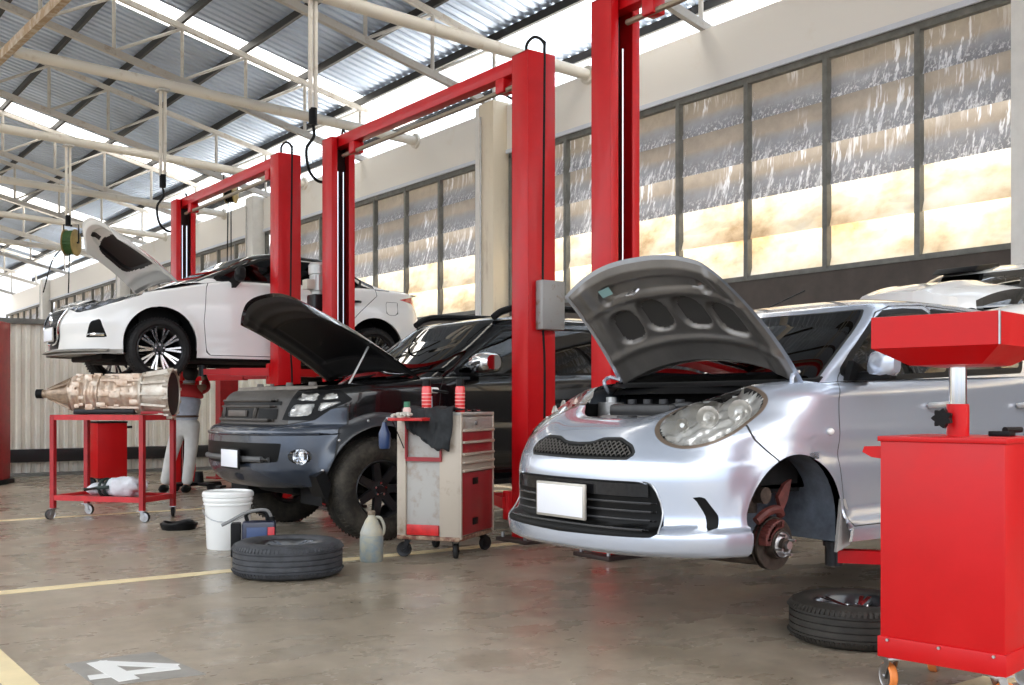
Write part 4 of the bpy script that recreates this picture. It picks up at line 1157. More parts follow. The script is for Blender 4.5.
S.patch(FSG, 100, 50, [('windscreen', ws2, ['body']), ('rear_glass', rgl, ['body']),
    ('side_window', xzpoly(SW1, .27), ['body']), ('rear_side_window', xzpoly(SW2, .27), ['body']), ('quarter_window', xzpoly(SW3, .27), ['body']),
    ('window_seal', xzpoly(SW1, .27, .02), ['body']), ('window_seal', xzpoly(SW2, .27, .02), ['body']),
    ('door', xzpoly(SD1, .27), ['body']), ('gap', xzpoly(SD1, .27, .006), ['body']), ('rear_door', xzpoly(SD2, .27), ['body']), ('gap', xzpoly(SD2, .27, .006), ['body'])])
OS = S.finish(suv, dict(body=BKP, door=BKP, rear_door=BKP, front_bumper=BGP, fender_flare=mat('flare_plastic', (.022, .024, .028), .38, coat=.4), gap=GAPM, window_seal=BLK, lower_intake=GRILLB, grille=GRS, lamp_surround=BLK,
    windscreen=GLS, rear_glass=GLS, side_window=GLS, rear_side_window=GLS, quarter_window=GLS, headlight=GL_LENS, fog_light=GL_LENS), {'gap': 'panel_gap'})
OS[('front_bumper', 0)]['label'] = 'blue-grey front bumper' if ('front_bumper', 0) in OS else ''
for L_ in (L1, L2, L3, L4):
    aa = [q[0] for q in L_]
    shell_inset(FS, {1: OS[('headlight', 1)], -1: OS[('headlight', -1)]}, azpoly(L_), .05, suv, 'reflector', REFL, min(aa) - .01, max(aa) + .01, 14, 90)
for sd in (1, -1):
    p = Vector(FS(.213, .33)); d = Vector((-.8, .6, 0)).normalized(); p = V(p.x, -sd * p.y, .64); d = V(d.x, -sd * d.y, 0)
    a_, b_ = frame_of(d); bm = BM(); lathe(bm, [(0, -.05), (.03, -.045), (.048, -.01), (.054, .004), (.06, .008), (.062, -.004)], 20, p - d * .015, (a_, b_, d)); obj('fog_bowl', bm, CHR, OS[('fog_light', sd)])
def skin_x(Fo, y, z):
    lo, hi = 0, .34
    for _ in range(26):
        m = (lo + hi) / 2
        if Fo.outline(m, z)[1] < y: lo = m
        else: hi = m
    return Fo.outline(lo, z)[0]
gr = OS[('grille', 0)]
bm = BM()
for z, r in ((1.045, .012), (1.0, .010), (.90, .014)):
    ys = np.linspace(-.52, .52, 21); tube(bm, [(skin_x(FS, abs(y), z) - .008, y, z) for y in ys], r, 6)
for y in (-.30, .30): tube(bm, [(skin_x(FS, abs(y), z) - .01, y * (1 + (z - .95) * .8), z) for z in (.895, .94, .99)], .016, 6)
obj('grille_bar', bm, GRS, gr)
bm = BM()
for y0, y1, z0, z1 in ((-.56, .56, 1.012, 1.040), (-.54, -.34, .91, .985), (.34, .54, .91, .985), (-.26, .26, .912, .985)):
    ys = np.linspace(y0, y1, 12); A = [bm.verts.new((skin_x(FS, abs(y), z0) - .006, y, z0)) for y in ys]; B = [bm.verts.new((skin_x(FS, abs(y), z1) - .006, y, z1)) for y in ys]; bridge(bm, A, B, closed=False)
obj('grille_opening', bm, GRILLB, gr)
bm = BM(); box(bm, skin_x(FS, 0, .95) - .02, skin_x(FS, 0, .95), -.17, .17, .925, .972, .004); obj('badge_panel', bm, mat('dusty_panel', (.11, .095, .085), .5, var=.2), gr)
bm = BM(); ys = np.linspace(-.88, .88, 41)
tube(bm, [(skin_x(FS, abs(y), .80) - .004, y, .795 + .01 * abs(y)) for y in ys], .012, 6); obj('bumper_ridge', bm, BGP, OS[('front_bumper', 0)])
bm = BM(); ys = np.linspace(-.6, .6, 21)
tube(bm, [(skin_x(FS, abs(y), .60) - .005, y, .615) for y in ys], .022, 8); obj('intake_bar', bm, mat('bumper_grey', (.09, .09, .09), .5), OS[('lower_intake', 0)])
plate(suv, -.02, -.19, .615, .34, .155, BLK)
# dusty slam panel and engine bay
bm = BM(); g0 = []
for i in range(25):
    y = -.70 + 1.4 * i / 24; x = skin_x(FS, abs(y), 1.08)
    g0.append([bm.verts.new((x + .075, y, 1.085)), bm.verts.new((x + .10, y, 1.15)), bm.verts.new((x + .26, y * .97, 1.16)), bm.verts.new((x + .30, y * .97, 1.05))])
for a, b in zip(g0[:-1], g0[1:]):
    for k in (0, 1, 2): bm.faces.new((a[k], b[k], b[k + 1], a[k + 1]))
obj('slam_panel', bm, mat('dusty_slam_panel', (.16, .135, .11), .55, var=.3, vscale=14), suv)
engine_bay(suv, .34, 1.22, .70, 1.16, .65, 8)
bm = BM()
for (x, y, r) in ((.35, -.1, .03), (.33, .05, .025), (.38, -.35, .05), (.42, .3, .045), (.5, -.5, .06)): cyl(bm, (x, y, 1.12), (x, y, 1.165 + r * .35), r * .7, r * .5, 12)
obj('hose_fitting', bm, mat('dusty_fitting', (.12, .105, .09), .6), suv)
for s in (-1, 1):
    for hx in (.87, 3.72):
        bm = BM(); well(bm, hx, .40, .47, s * .86, s * .50); obj('wheel_well', bm, UNDER, suv)
        w_ = wheel(suv, 'wheel', (hx, s * .80, .385), .385, .215, .24, 'steel', sgn=s, seg=72); w_.data.materials[0] = mat('dusty_tyre_rubber', (.018, .016, .013), .7, spec=.3, col2=(.10, .085, .065), mix=(.42, .8), vscale=7)
bm = BM(); box(bm, .3, .5, -.7, .7, .40, .6, .03); box(bm, 1.4, 3.15, -.82, .82, .42, .6, .03); box(bm, 1.3, 4.5, -.45, .45, .38, .6, .04); box(bm, .4, 1.3, -.35, .35, .32, .6, .05); box(bm, 4.3, 4.6, -.8, .8, .5, .7, .03); cyl(bm, (.87, -.7, .38), (.87, .7, .38), .045); cyl(bm, (3.72, -.7, .38), (3.72, .7, .38), .06); obj('underbody', bm, UNDER, suv)
bm = BM(); prism(bm, [(.42, .30), (.33, .50), (.40, .54), (.45, .45)], -.90, -.70); obj('mud_flap', bm, BLK, suv)
for s in (-1, 1):
    bm = BM(); sqbar(bm, (1.5, s * .88, .40), (3.15, s * .88, .40), .12, .04); obj('side_step', bm, BLK, suv)
    bm = BM(); tube(bm, smooth_path([(2.08, s * .62, 1.74), (2.18, s * .63, 1.80), (2.4, s * .64, 1.835), (3.2, s * .64, 1.85), (4.1, s * .63, 1.84), (4.3, s * .62, 1.79), (4.35, s * .61, 1.76)], 6), .03, 8); obj('roof_rail', bm, BLK, suv)
    for y in ((1.74, .52),):
        pass
    dr = OS[('door', -s)]
    bm = BM(); mirror_unit(bm, s, (1.74, s * .84, 1.30), .25, .17, .12); mm = obj('door_mirror', bm, CHR, dr); mm['label'] = 'chrome door mirror'
    bm = BM(); sqbar(bm, (1.80, s * .80, 1.33), (1.80, s * .92, 1.33), .05, .06); obj('mirror_arm', bm, BLK, mm)
    for x, dn in ((2.34, 'door'), (3.28, 'rear_door')):
        bm = BM(); tube(bm, smooth_path([(x - .09, s * .885, 1.12), (x - .07, s * .93, 1.125), (x + .07, s * .93, 1.13), (x + .09, s * .885, 1.13)], 4), .015, 8); obj('door_handle', bm, BKP, OS[(dn, -s)])
    fl = OS[('fender_flare', -s)]
    bm = BM()
    for k in range(6):
        th = math.radians(12 + 31 * k); x = .87 + .515 * math.cos(th); z = .40 + .515 * math.sin(th); 
        if th > 2.7: z += .03
        ellipsoid(bm, (x, s * .932, z), .012, .012, .012, 8, 6)
    obj('rivet', bm, STEEL, fl)
dashboard(suv, 1.75, .72, 1.2); seats(suv, (2.3, 3.1), .82, .6, 1.2)
bm = BM()
for s in (-1, 1): cyl(bm, (1.25, .3 * s, 1.235), (1.5, .3 * s - .5, 1.30), .01, n=6)
obj('wiper', bm, BLK, suv)
def suv_rel(s, t):
    d = .02 + .012 * math.exp(-((t - .84) / .03) ** 2) - .012 * (1 if abs(s) < .75 and .2 < t < .72 else 0)
    return d + .012 * math.exp(-((abs(s) - .8) / .05) ** 2)
HB = mat('bonnet_underside_black', (.012, .011, .011), .55, var=.5, vscale=5)
hd, HPs = hood(suv, (1.30, 1.235), math.radians(37), 1.16, .80, .70, [BKP, HB, BLK, lambda s, t: abs(s) < .7 and .2 < t < .7], relief=suv_rel, sag=.14, crown=.07, curve=.16, pw=3)
bm = BM(); cyl(bm, (.72, -.66, 1.17), tuple(HPs(-.80, .42, .05)), .008, n=8); obj('prop_rod', bm, FIXT, suv)
# ================================================================== raised white sedan
WLOC = (2.72, 11.85, 1.39); KW = 1.07
CW = dict(L=4.40, Lf=.66, nf=2.5, Lr=.45, nr=2.6, rs=.045, taper=.035, zmid=.5, af=.36,
    low=[(.15, .10, .84, 4.30), (.19, .03, .86, 4.34), (.24, .0, .87, 4.37), (.28, .03, .868, 4.38), (.42, .02, .868, 4.40), (.55, .0, .87, 4.40), (.64, .03, .87, 4.38), (.72, .08, .868, 4.36), (.80, .20, .86, 4.34), (.88, .34, .845, 4.32), (1.1, .6, .82, 4.28)],
    zb=[(0, .235), (.6, .24), (.9, .22), (1.3, .19), (3.0, .19), (3.8, .22), (4.4, .28)],
    zt=[(0, .74), (.1, .76), (.3, .83), (.6, .89), (1.0, .95), (1.5, .99), (2.4, 1.02), (3.4, 1.05), (4.4, 1.06)],
    arches=[(.85, .31, .36, .015), (3.36, .31, .36, .015)])
FW = lower_fn(CW)
WHT = mat('white_car_paint', (.86, .85, .83), .25, coat=1)
wht = thing('white_sedan', 'white sedan with black roof raised high on the farthest red lift, bonnet open', 'car', (WLOC[0] * KW, WLOC[1] * KW, HZ + (WLOC[2] - HZ) * KW)); wht.scale = (KW, KW, KW)
CW['low'] = [(a, b, c, d - .16) for a, b, c, d in CW['low']]
CW['zt'] = [(0, .74), (.1, .765), (.3, .86), (.6, .94), (1.0, 1.03), (1.3, 1.06), (2.4, 1.07), (3.4, 1.085), (4.3, 1.06)]
CW['arches'] = [(.87, .36, .375, .015), (3.37, .36, .375, .015)]
FW = lower_fn(CW); S = Shell(); S.mid = (2.2, 0, .6)
WG = [(-.36, .70), (.36, .70), (.30, .56), (.24, .40), (.17, .30), (-.17, .30), (-.24, .40), (-.30, .56)]
WH = [(.10, .70), (.15, .655), (.20, .69), (.245, .77), (.275, .855), (.262, .875), (.215, .81), (.15, .75)]
WF = [(.182, .40), (.205, .565), (.232, .59), (.238, .55), (.248, .405)]
WD1 = [(1.36, .25), (1.33, .6), (1.37, .98), (1.46, 1.10), (1.98, 1.34), (2.42, 1.42), (2.42, .25)]
WD2 = [(2.44, .25), (2.44, 1.42), (2.9, 1.38), (3.36, 1.2), (3.42, 1.0), (3.16, .78), (2.98, .6), (2.90, .25)]
TLP = [(3.72, .97), (3.95, 1.02), (4.4, 1.03), (4.4, .86), (4.02, .83), (3.93, .93)]
regs = [('cut', arch_d(.87, .36, .375), None), ('cut', arch_d(3.37, .36, .375), None),
    ('headlight', azpoly(WH), ['body']), ('fog_vent', azpoly(WF), ['body']), ('grille', yzpoly(WG), ['body']),
    ('splitter', lambda p, a, v: max(p[2] - .285, (a - .30) * 2) , ['body']),
    ('skirt', lambda p, a, v: p[2] - .215, ['body']),
    ('tail_light', xzpoly(TLP, .6), ['body']),
    ('door', xzpoly(WD1, .3), ['body']), ('gap', xzpoly(WD1, .3, .007), ['body']), ('rear_door', xzpoly(WD2, .3), ['body']), ('gap', xzpoly(WD2, .3, .007), ['body']),
    ('fuel_flap', xzpoly([(3.54, .78), (3.54, .93), (3.69, .93), (3.69, .78)], .3), ['body']), ('gap', xzpoly([(3.54, .78), (3.54, .93), (3.69, .93), (3.69, .78)], .3, .005), ['body'])]
S.patch(FW, 110, 40, regs)
CW['green'] = dict(Lf=.22, nf=2.6, Lr=.3, nr=2.6, taper=.03, crown=.05,
    w=[(0, .80), (.25, .765), (.5, .72), (.8, .66), (.92, .62), (1, .57)], xf=[(0, 1.12), (1, 1.86)], xr=[(0, 4.05), (.3, 3.85), (1, 3.12)],
    zb=[(1.1, 1.01), (2.4, 1.04), (4, 1.05)], zt=[(1.7, 1.33), (1.96, 1.375), (2.3, 1.415), (2.7, 1.41), (3.1, 1.33), (3.5, 1.19), (3.9, 1.085)])
FWG = green_fn(CW)
WW1 = [(1.50, 1.075), (1.70, 1.17), (2.05, 1.32), (2.38, 1.365), (2.38, 1.085)]
WW2 = [(2.47, 1.09), (2.47, 1.37), (2.8, 1.355), (3.1, 1.26), (3.25, 1.17), (3.2, 1.10)]
BRF = mat('black_roof_paint', (.01, .01, .011), .12, coat=1)
S.patch(FWG, 90, 44, [('windscreen', lambda p, a, v: max(a - .27 + .03 * v, .04 - v, v - .75), ['body']), ('rear_glass', rgl, ['body']),
    ('side_window', xzpoly(WW1, .27), ['body']), ('rear_side_window', xzpoly(WW2, .27), ['body']), ('window_seal', xzpoly(WW1, .27, .03), ['body']), ('window_seal', xzpoly(WW2, .27, .03), ['body']),
    ('rear_pillar', lambda p, a, v: max(3.42 - p[0], p[2] - 1.16), ['body'])], base='body')
S.parts[('roof', 0)] = S.parts.pop(('roof', 0), None) or None
if S.parts[('roof', 0)] is None: S.parts.pop(('roof', 0))
OW = S.finish(wht, dict(body=WHT, door=WHT, rear_door=WHT, fuel_flap=WHT, rear_pillar=WHT, gap=GAPM, window_seal=BLK, windscreen=GLS, rear_glass=GLS, side_window=GLS, rear_side_window=GLS,
    headlight=GL_LENS, grille=GRILLB, fog_vent=GRILLB, splitter=mat('splitter_grey', (.26, .24, .21), .35, metal=.4), skirt=BLK, tail_light=mat('red_lens', (.5, .01, .01), .1, coat=1)), {'gap': 'panel_gap'})
# the upper half is black: recolour faces of the body above the belt
ob = OW[('body', 0)]; ob.data.materials.append(BRF)
for p in ob.data.polygons:
    c = p.center
    if c.z > 1.07 and 1.0 < c.x < 3.6: p.material_index = 1
sh = {1: OW[('headlight', 1)], -1: OW[('headlight', -1)]}
shell_inset(FW, sh, azpoly(WH), .03, wht, 'reflector', mat('lamp_dark_chrome', (.18, .18, .19), .2, metal=.8), .08, .29, 50, 70)
bm = BM()
for s in (-1, 1):
    tube(bm, smooth_path([(skin_x(FW, .35, .71) - .012, s * .37, .71), (skin_x(FW, .30, .56) - .012, s * .305, .56), (skin_x(FW, .2, .38) - .012, s * .20, .38), (skin_x(FW, .1, .34) - .014, s * .05, .345)], 5), .012, 6)
obj('grille_surround', bm, CHR, OW[('grille', 0)])
bm = BM()
for z in (.36, .40, .44, .48, .52, .56, .60, .64, .68):
    wd = .16 + (z - .3) * .5; tube(bm, [(skin_x(FW, abs(y), z) - .003, y, z) for y in np.linspace(-wd, wd, 9)], .004, 5)
obj('grille_bar', bm, BLKM, OW[('grille', 0)])
bm = BM(); lathe(bm, [(0, .012), (.03, .012), (.05, .008), (.055, 0)], 24, (skin_x(FW, 0, .6) - .005, 0, .60), (V(0, 1, 0), V(0, 0, 1), V(-1, 0, 0))); obj('badge', bm, CHR, OW[('grille', 0)])
for sd in (1, -1):
    bm = BM(); pts = []
    for a in np.linspace(.188, .242, 6):
        q = FW.outline(a, .43); pts.append((q[0] - .004, -sd * q[1] * 1.003, .43))
    tube(bm, pts, .016, 6); obj('fog_lamp_strip', bm, CHR, OW[('fog_vent', sd)])
plate(wht, -.015, .0, .45, .36, .15)
bm = BM(); ys = np.linspace(-.8, .8, 31); A = []; B = []; D = []
for y in ys:
    x = skin_x(FW, min(abs(y), .80), .2); A.append(bm.verts.new((x - .06, y, .262))); B.append(bm.verts.new((x - .02, y, .288))); D.append(bm.verts.new((x + .35, y, .24)))
bridge(bm, A, B, closed=False); bridge(bm, A, D, closed=False); obj('front_lip', bm, mat('splitter_grey', (.26, .24, .21), .35), wht)
for s in (-1, 1):
    for hx in (.87, 3.37):
        bm = BM(); well(bm, hx, .36, .385, s * .82, s * .45); obj('wheel_well', bm, UNDER, wht)
    wheel(wht, 'wheel', (.87, s * .765, .295), .325, .235, .205, 'multi', sgn=s)
    wheel(wht, 'wheel', (3.37, s * .765, .295), .325, .235, .205, 'multi', sgn=s)
bm = BM(); box(bm, .35, .5, -.6, .6, .19, .5, .02); box(bm, 1.3, 2.9, -.78, .78, .19, .3, .02); box(bm, .5, 1.3, -.42, .42, .16, .45, .03); box(bm, 2.9, 4.1, -.5, .5, .22, .4, .03); cyl(bm, (1.2, .2, .18), (3.8, .3, .2), .04); cyl(bm, (.87, -.7, .28), (.87, .7, .3), .03); cyl(bm, (3.37, -.7, .28), (3.37, .7, .28), .04)
obj('underbody', bm, UNDER, wht)
engine_bay(wht, .36, 1.10, .62, .92, .45, 5)
bm = BM(); ys = np.linspace(-.75, .75, 21); A = [bm.verts.new((1.06 + .15 * (y / .75) ** 2, y, .985)) for y in ys]; B = [bm.verts.new((1.25 + .2 * (y / .75) ** 2, y, 1.03)) for y in ys]; bridge(bm, A, B, closed=False); obj('cowl', bm, BLK, wht)
bm = BM(); ys = np.linspace(-.70, .70, 21); A = [bm.verts.new((3.85, y, 1.06)) for y in ys]; B = [bm.verts.new((4.14 - .1 * (y / .7) ** 4, y, 1.05)) for y in ys]; bridge(bm, A, B, closed=False); obj('boot_lid', bm, WHT, wht)
bm = BM(); A = []; B = []; D = []
for y in np.linspace(-.5, .5, 21):
    x = skin_x(FW, abs(y), .74); A.append(bm.verts.new((x + .0, y, .745))); B.append(bm.verts.new((x + .12, y, .80))); D.append(bm.verts.new((x + .20, y, .78)))
bridge(bm, A, B, closed=False); bridge(bm, B, D, closed=False); obj('nose_panel', bm, WHT, wht)
def wht_rel(s, t):
    r = abs(s / .62) ** 4 + abs((t - .58) / .30) ** 4
    return .026 - .018 * max(0, min(1, (1.1 - r) / .2)) + .01 * math.exp(-((t - .2) / .05) ** 2)
WUN = mat('white_bonnet_inner', (.70, .68, .64), .35, coat=.5)
hd, HPw = hood(wht, (1.13, 1.03), math.radians(45), 1.02, .74, .62, [WHT, WUN, BLK, lambda s, t: abs(s / .76) ** 5 + abs((t - .50 - .05 * abs(s)) / .25) ** 5 < 1 or (abs(s - .35) < .1 and abs(t - .84) < .05)], relief=wht_rel, sag=.12, crown=.06, curve=.30, pw=2.4)
for s in (-1, 1):
    dr = OW[('door', -s)]
    bm = BM(); mirror_unit(bm, s, (1.70, s * .82, 1.08), .17, .15); mm = obj('door_mirror', bm, BLK, dr)
    bm = BM(); sqbar(bm, (1.66, s * .80, 1.02), (1.68, s * .90, 1.08), .05, .10); obj('mirror_arm', bm, BLK, mm)
    for x, dn in ((2.20, 'door'), (3.08, 'rear_door')):
        bm = BM(); tube(bm, smooth_path([(x - .09, s * .865, .90), (x - .07, s * .905, .905), (x + .07, s * .905, .91), (x + .09, s * .865, .91)], 4), .016, 8); obj('door_handle', bm, BRF, OW[(dn, -s)])
dashboard(wht, 1.6, .66, 1.0); seats(wht, (2.05,), .8, .42, 1)
# ================================================================== white car behind the silver one
CB = dict(L=3.9, Lf=.7, nf=2.3, Lr=.4, nr=2.8, rs=.10, taper=.03, zmid=.6,
    low=[(.2, .05, .82, 3.8), (.3, .0, .84, 3.88), (.5, .02, .845, 3.9), (.75, .08, .84, 3.88), (.95, .18, .83, 3.85), (1.15, .34, .81, 3.8)],
    zb=[(0, .2), (4, .2)], zt=[(0, .98), (.3, 1.02), (.7, 1.10), (1.1, 1.14), (3.9, 1.16)], arches=[(.8, .32, .35, .015), (3.1, .32, .35, .015)])
FB = lower_fn(CB); S = Shell(); S.mid = (1.95, 0, .7)
bgc = thing('white_hatchback', 'white car with dark roof spoiler parked behind the silver hatchback, windscreen reflecting blue', 'car', (7.85, 5.47, .87))
S.patch(FB, 80, 26, [('cut', arch_d(.8, .32, .35), None), ('cut', arch_d(3.1, .32, .35), None), ('headlight', azpoly([(.14, .72), (.17, .88), (.24, .95), (.25, .85), (.2, .72)]), ['body']), ('grille', yzpoly([(-.4, .5), (.4, .5), (.35, .35), (-.35, .35)]), ['body'])])
CB['green'] = dict(Lf=.3, nf=2.4, Lr=.3, nr=2.8, taper=.03, crown=.07, w=[(0, .79), (.3, .74), (.7, .67), (.9, .61), (1, .55)], xf=[(0, .85), (1, 1.62)], xr=[(0, 3.85), (1, 3.5)], zb=[(.8, 1.08), (2.4, 1.14), (4, 1.17)], zt=[(1.5, 1.48), (2.1, 1.54), (3.5, 1.52)])
FBG = green_fn(CB)
S.patch(FBG, 80, 40, [('windscreen', lambda p, a, v: max(a - .28 + .03 * v, .03 - v, v - .76), ['body']), ('rear_glass', rgl, ['body']), ('side_window', xzpoly([(1.35, 1.17), (1.95, 1.46), (2.3, 1.47), (2.3, 1.18)], .28), ['body']), ('rear_side_window', xzpoly([(2.38, 1.18), (2.38, 1.47), (3.1, 1.46), (3.4, 1.25), (3.3, 1.18)], .28), ['body'])])
OB = S.finish(bgc, dict(body=WHT, windscreen=GLS, rear_glass=GLS, side_window=GLS, rear_side_window=GLS, headlight=GL_LENS, grille=GRILLB))
bm = BM(); NS, NT = 24, 14; g = []
for i in range(NS + 1):
    s = -1 + 2 * i / NS; r = []
    for j in range(NT + 1):
        t = j / NT; y = s * (.74 - .12 * t); x0 = .98 + .16 * s * s; x1 = .20 + .30 * abs(s) ** 2.4; r.append(bm.verts.new((x0 + (x1 - x0) * t, y, 1.14 + .10 * (1 - s * s) - .13 * t * t + .018 * (1 if abs(abs(s) - .45) < .05 else 0) + .10)))
    g.append(r)
for i in range(NS):
    for j in range(NT): bm.faces.new((g[i][j], g[i + 1][j], g[i + 1][j + 1], g[i][j + 1]))
for i in range(NS):
    a, b = g[i][NT], g[i + 1][NT]; c, d = [bm.verts.new(v.co - V(-.02, 0, .16)) for v in (b, a)]; bm.faces.new((a, b, c, d))
obj('bonnet', bm, WHT, bgc, angle=60)
bm = BM(); box(bm, .3, .45, -.6, .6, .25, .9, .02); box(bm, .45, 1.1, -.62, .62, .6, 1.05, .02); box(bm, 1.15, 2.75, -.74, .74, .22, .5, .02); box(bm, 3.4, 3.7, -.6, .6, .25, .8, .02); box(bm, 1.1, 3.5, -.4, .4, .22, .5); obj('underbody', bm, UNDER, bgc)
bm = BM(); prism(bm, [(1.50, 1.49), (1.58, 1.55), (1.95, 1.60), (1.95, 1.52)], -.02, .42, bev=.01); obj('roof_pod', bm, BLK, bgc)
for s in (-1, 1):
    for hx in (.8, 3.1):
        bm = BM(); well(bm, hx, .32, .36, s * .80, s * .45); obj('wheel_well', bm, UNDER, bgc)
        wheel(bgc, 'wheel', (hx, s * .73, .24), .3, .19, .18, 'multi', sgn=s, seg=40)
dashboard(bgc, 1.35, .62, 1.08); seats(bgc, (1.9,), .78, .5, 1)
# ================================================================== two-post lifts
HOLE = mat('post_channel_dark', (.03, .012, .012), .5)
def frustum_arm(bm, p0, p1, w, h):
    sqbar(bm, p0, p1, w, h)
def lift(x, ya, yb, H, label, zc, pads, detail):
    t = thing('two_post_lift', label, 'car lift', (x, (ya + yb) / 2, 0), 0, None)
    c = (ya + yb) / 2
    for y, s in ((ya, 1), (yb, -1)):           # s = direction of the open side
        yl = y - c; dx, dy = .139, .105
        bm = BM()
        box(bm, -dx, dx, yl - s * dy - .006, yl - s * dy + .006, .03, H, .002)     # back plate
        for q in (-1, 1):
            x0 = q * dx; box(bm, min(x0, x0 - q * .012), max(x0, x0 - q * .012), yl - dy, yl + dy, .03, H, .002)
            xs = sorted((q * dx, q * .07)); box(bm, xs[0], xs[1], yl + s * dy - .006, yl + s * dy + .006, .03, H, .002)
        box(bm, -dx, dx, yl - dy, yl + dy, H - .012, H, .002)
        p = obj('post', bm, RED, t)
        bm = BM(); box(bm, -dx + .015, dx - .015, yl - s * dy + s * .012 - .004, yl - s * dy + s * .012 + .004, .05, H - .02); obj('channel_back', bm, HOLE, p)
        bm = BM(); box(bm, -.24, .24, yl - .2, yl + .2, 0, .03, .004); 
        obj('base_plate', bm, mat('dirty_base_plate', (.05, .03, .025), .6), p)
        for q in (-1, 1):
            for r in (-1, 1): bm = BM(); cyl(bm, (q * .2, yl + r * .15, .03), (q * .2, yl + r * .15, .07), .015, n=8); obj('anchor_bolt', bm, STEEL, p)
        for q in (-.025, .04): bm = BM(); cyl(bm, (q, yl + s * .03, .1), (q, yl + s * .03, H - .35), .011, n=10); obj('hydraulic_rod', bm, CHR, p)
        # carriage with two swing arms
        bm = BM(); box(bm, -.10, .10, yl + s * .02, yl + s * .13, zc - .12, zc + .75, .008); box(bm, -.14, .14, yl + s * .10, yl + s * .24, zc - .14, zc + .10, .01)
        cr = obj('carriage', bm, RED, t)
        for sx, (px, py) in ((-1, pads[0]), (1, pads[1])):
            px -= x; py = (2 * pads[2] - py if s < 0 else py) - c
            a = V(sx * .12, yl + s * .18, zc); b = V(px, py, zc)
            bm = BM(); m = a + (b - a) * .58
            sqbar(bm, a, m, .11, .09); sqbar(bm, a + (b - a) * .3, b, .08, .065)
            cyl(bm, a - V(0, 0, .08), a + V(0, 0, .09), .035, n=12)
            ar = obj('swing_arm', bm, RED, t)
            bm = BM(); cyl(bm, b - V(0, 0, .05), b + V(0, 0, .05), .045, n=16); cyl(bm, b + V(0, 0, .05), b + V(0, 0, .075), .055, n=16); obj('lift_pad', bm, BLKM, ar)
    for bb in (-1, 1):
        pass
    y0, y1 = ya - c, yb - c
    bm = BM(); box(bm, -.055, .055, y0 - .03, y1 + .03, H - .10, H + .02, .006); box(bm, -.06, .06, y0 + .34, y0 + .46, H - .22, H - .10, .01); box(bm, -.06, .06, y1 - .46, y1 - .34, H - .22, H - .10, .01)
    cb = obj('crossbeam', bm, RED, t)
    bm = BM(); cyl(bm, (-.02, y0 + .15, H - .20), (-.02, y1 - .15, H - .20), .022, n=10); obj('cut_off_bar', bm, mat('dull_brass_bar', (.32, .27, .2), .4, metal=.6), cb)
    bm = BM()
    q = smooth_path([(-.02, y0 + .06, H), (-.03, y0 + .05, H + .10), (.0, y0 - .02, H + .15), (.03, y0 - .10, H + .08), (.03, y0 - .106, H - .1), (.01, y0 - .106, H * .5), (.03, y0 - .106, 1.4), (.02, y0 - .106, .6)], 6)
    tube(bm, q, .013, 7); obj('hydraulic_hose', bm, BLK, t); bm = BM()
    tube(bm, smooth_path([(-.02, y1 - .2, H + .03), (0, y1 - .1, H + .09), (.05, y1 + .02, H + .05), (.07, y1 + .11, H - .2), (.08, y1 + .11, 2.4)], 6), .012, 7); obj('hydraulic_hose', bm, BLK, t); bm = BM()
    tube(bm, smooth_path([(.02, y0 + .1, H - .15), (.1, y0 + .3, H - .3), (.15, y0 + .45, H - .24), (.05, y0 + .6, H - .13)], 6), .010, 6)
    obj('hydraulic_hose', bm, BLK, t)
    bm = BM()
    for k in range(9):
        for q in (-.05, .06): cyl(bm, (q, y0 - .102, .9 + k * .28), (q, y0 - .108, .9 + k * .28), .006, n=8)
    obj('rivet', bm, REDD, t)
    return t, c
l1, c1 = lift(5.28, 2.44, 5.89, 4.09, 'red two-post lift of the silver hatchback, tallest post with chrome rod', .345, [(4.56, 3.42), (6.25, 3.42), 4.125], 0)
l2, c2 = lift(5.33, 6.95, 10.42, 3.98, 'red two-post lift around the black off-road car, rusty box on its near post', .30, [(5.55, 7.95), (6.9, 7.95), 8.64], 1)
l3, c3 = lift(5.17, 11.43, 14.85, 3.98, 'red two-post lift holding the white sedan high in the air', 1.49, [(4.40, 12.0), (6.0, 12.0), 12.68], 2)
bm = BM(); box(bm, -.07, .165, 6.95 - c2 - .21, 6.95 - c2 - .115, 1.72, 2.12, .012); o = obj('cover_box', bm, mat('rusty_grey_box', (.30, .30, .29), .5, metal=.3, col2=(.20, .13, .09), mix=(.55, .7), vscale=12), l2); o['label'] = 'rust-stained grey steel cover box'
def motor(root, c, r=.095, h=.32):
    x, y, z = c
    bm = BM(); lathe(bm, [(0, 0), (r * .8, 0), (r * .82, .03), (r * .9, .04), (r * .9, h * .62), (r * 1.05, h * .64), (r * 1.08, h * .92), (r * .9, h), (0, h)], 24, c)
    for k in range(16):
        th = 2 * PI * k / 16; box(bm, x + r * .9 * math.cos(th) - .004, x + r * .9 * math.cos(th) + .004, y + r * .9 * math.sin(th) - .004, y + r * .9 * math.sin(th) + .004, z + .04, z + h * .6)
    m = obj('power_unit', bm, mat('motor_grey', (.5, .5, .48), .4, metal=.5), root)
    bm = BM(); box(bm, x - .17, x - .07, y - .06, y + .06, z + .05, z + .16, .008); obj('terminal_box', bm, mat('motor_box', (.55, .5, .42), .5), m)
    bm = BM(); box(bm, x - .10, x + .10, y - .10, y + .10, z - .42, z, .02); obj('oil_tank', bm, BLKM, m)
motor(l2, (-.06, 10.42 + .36 - c2, 2.33), .105, .35)
bm = BM(); box(bm, -.10, .10, 10.42 + .09 - c2, 10.42 + .33 - c2, 2.06, 2.10); obj('motor_bracket', bm, REDD, l2)
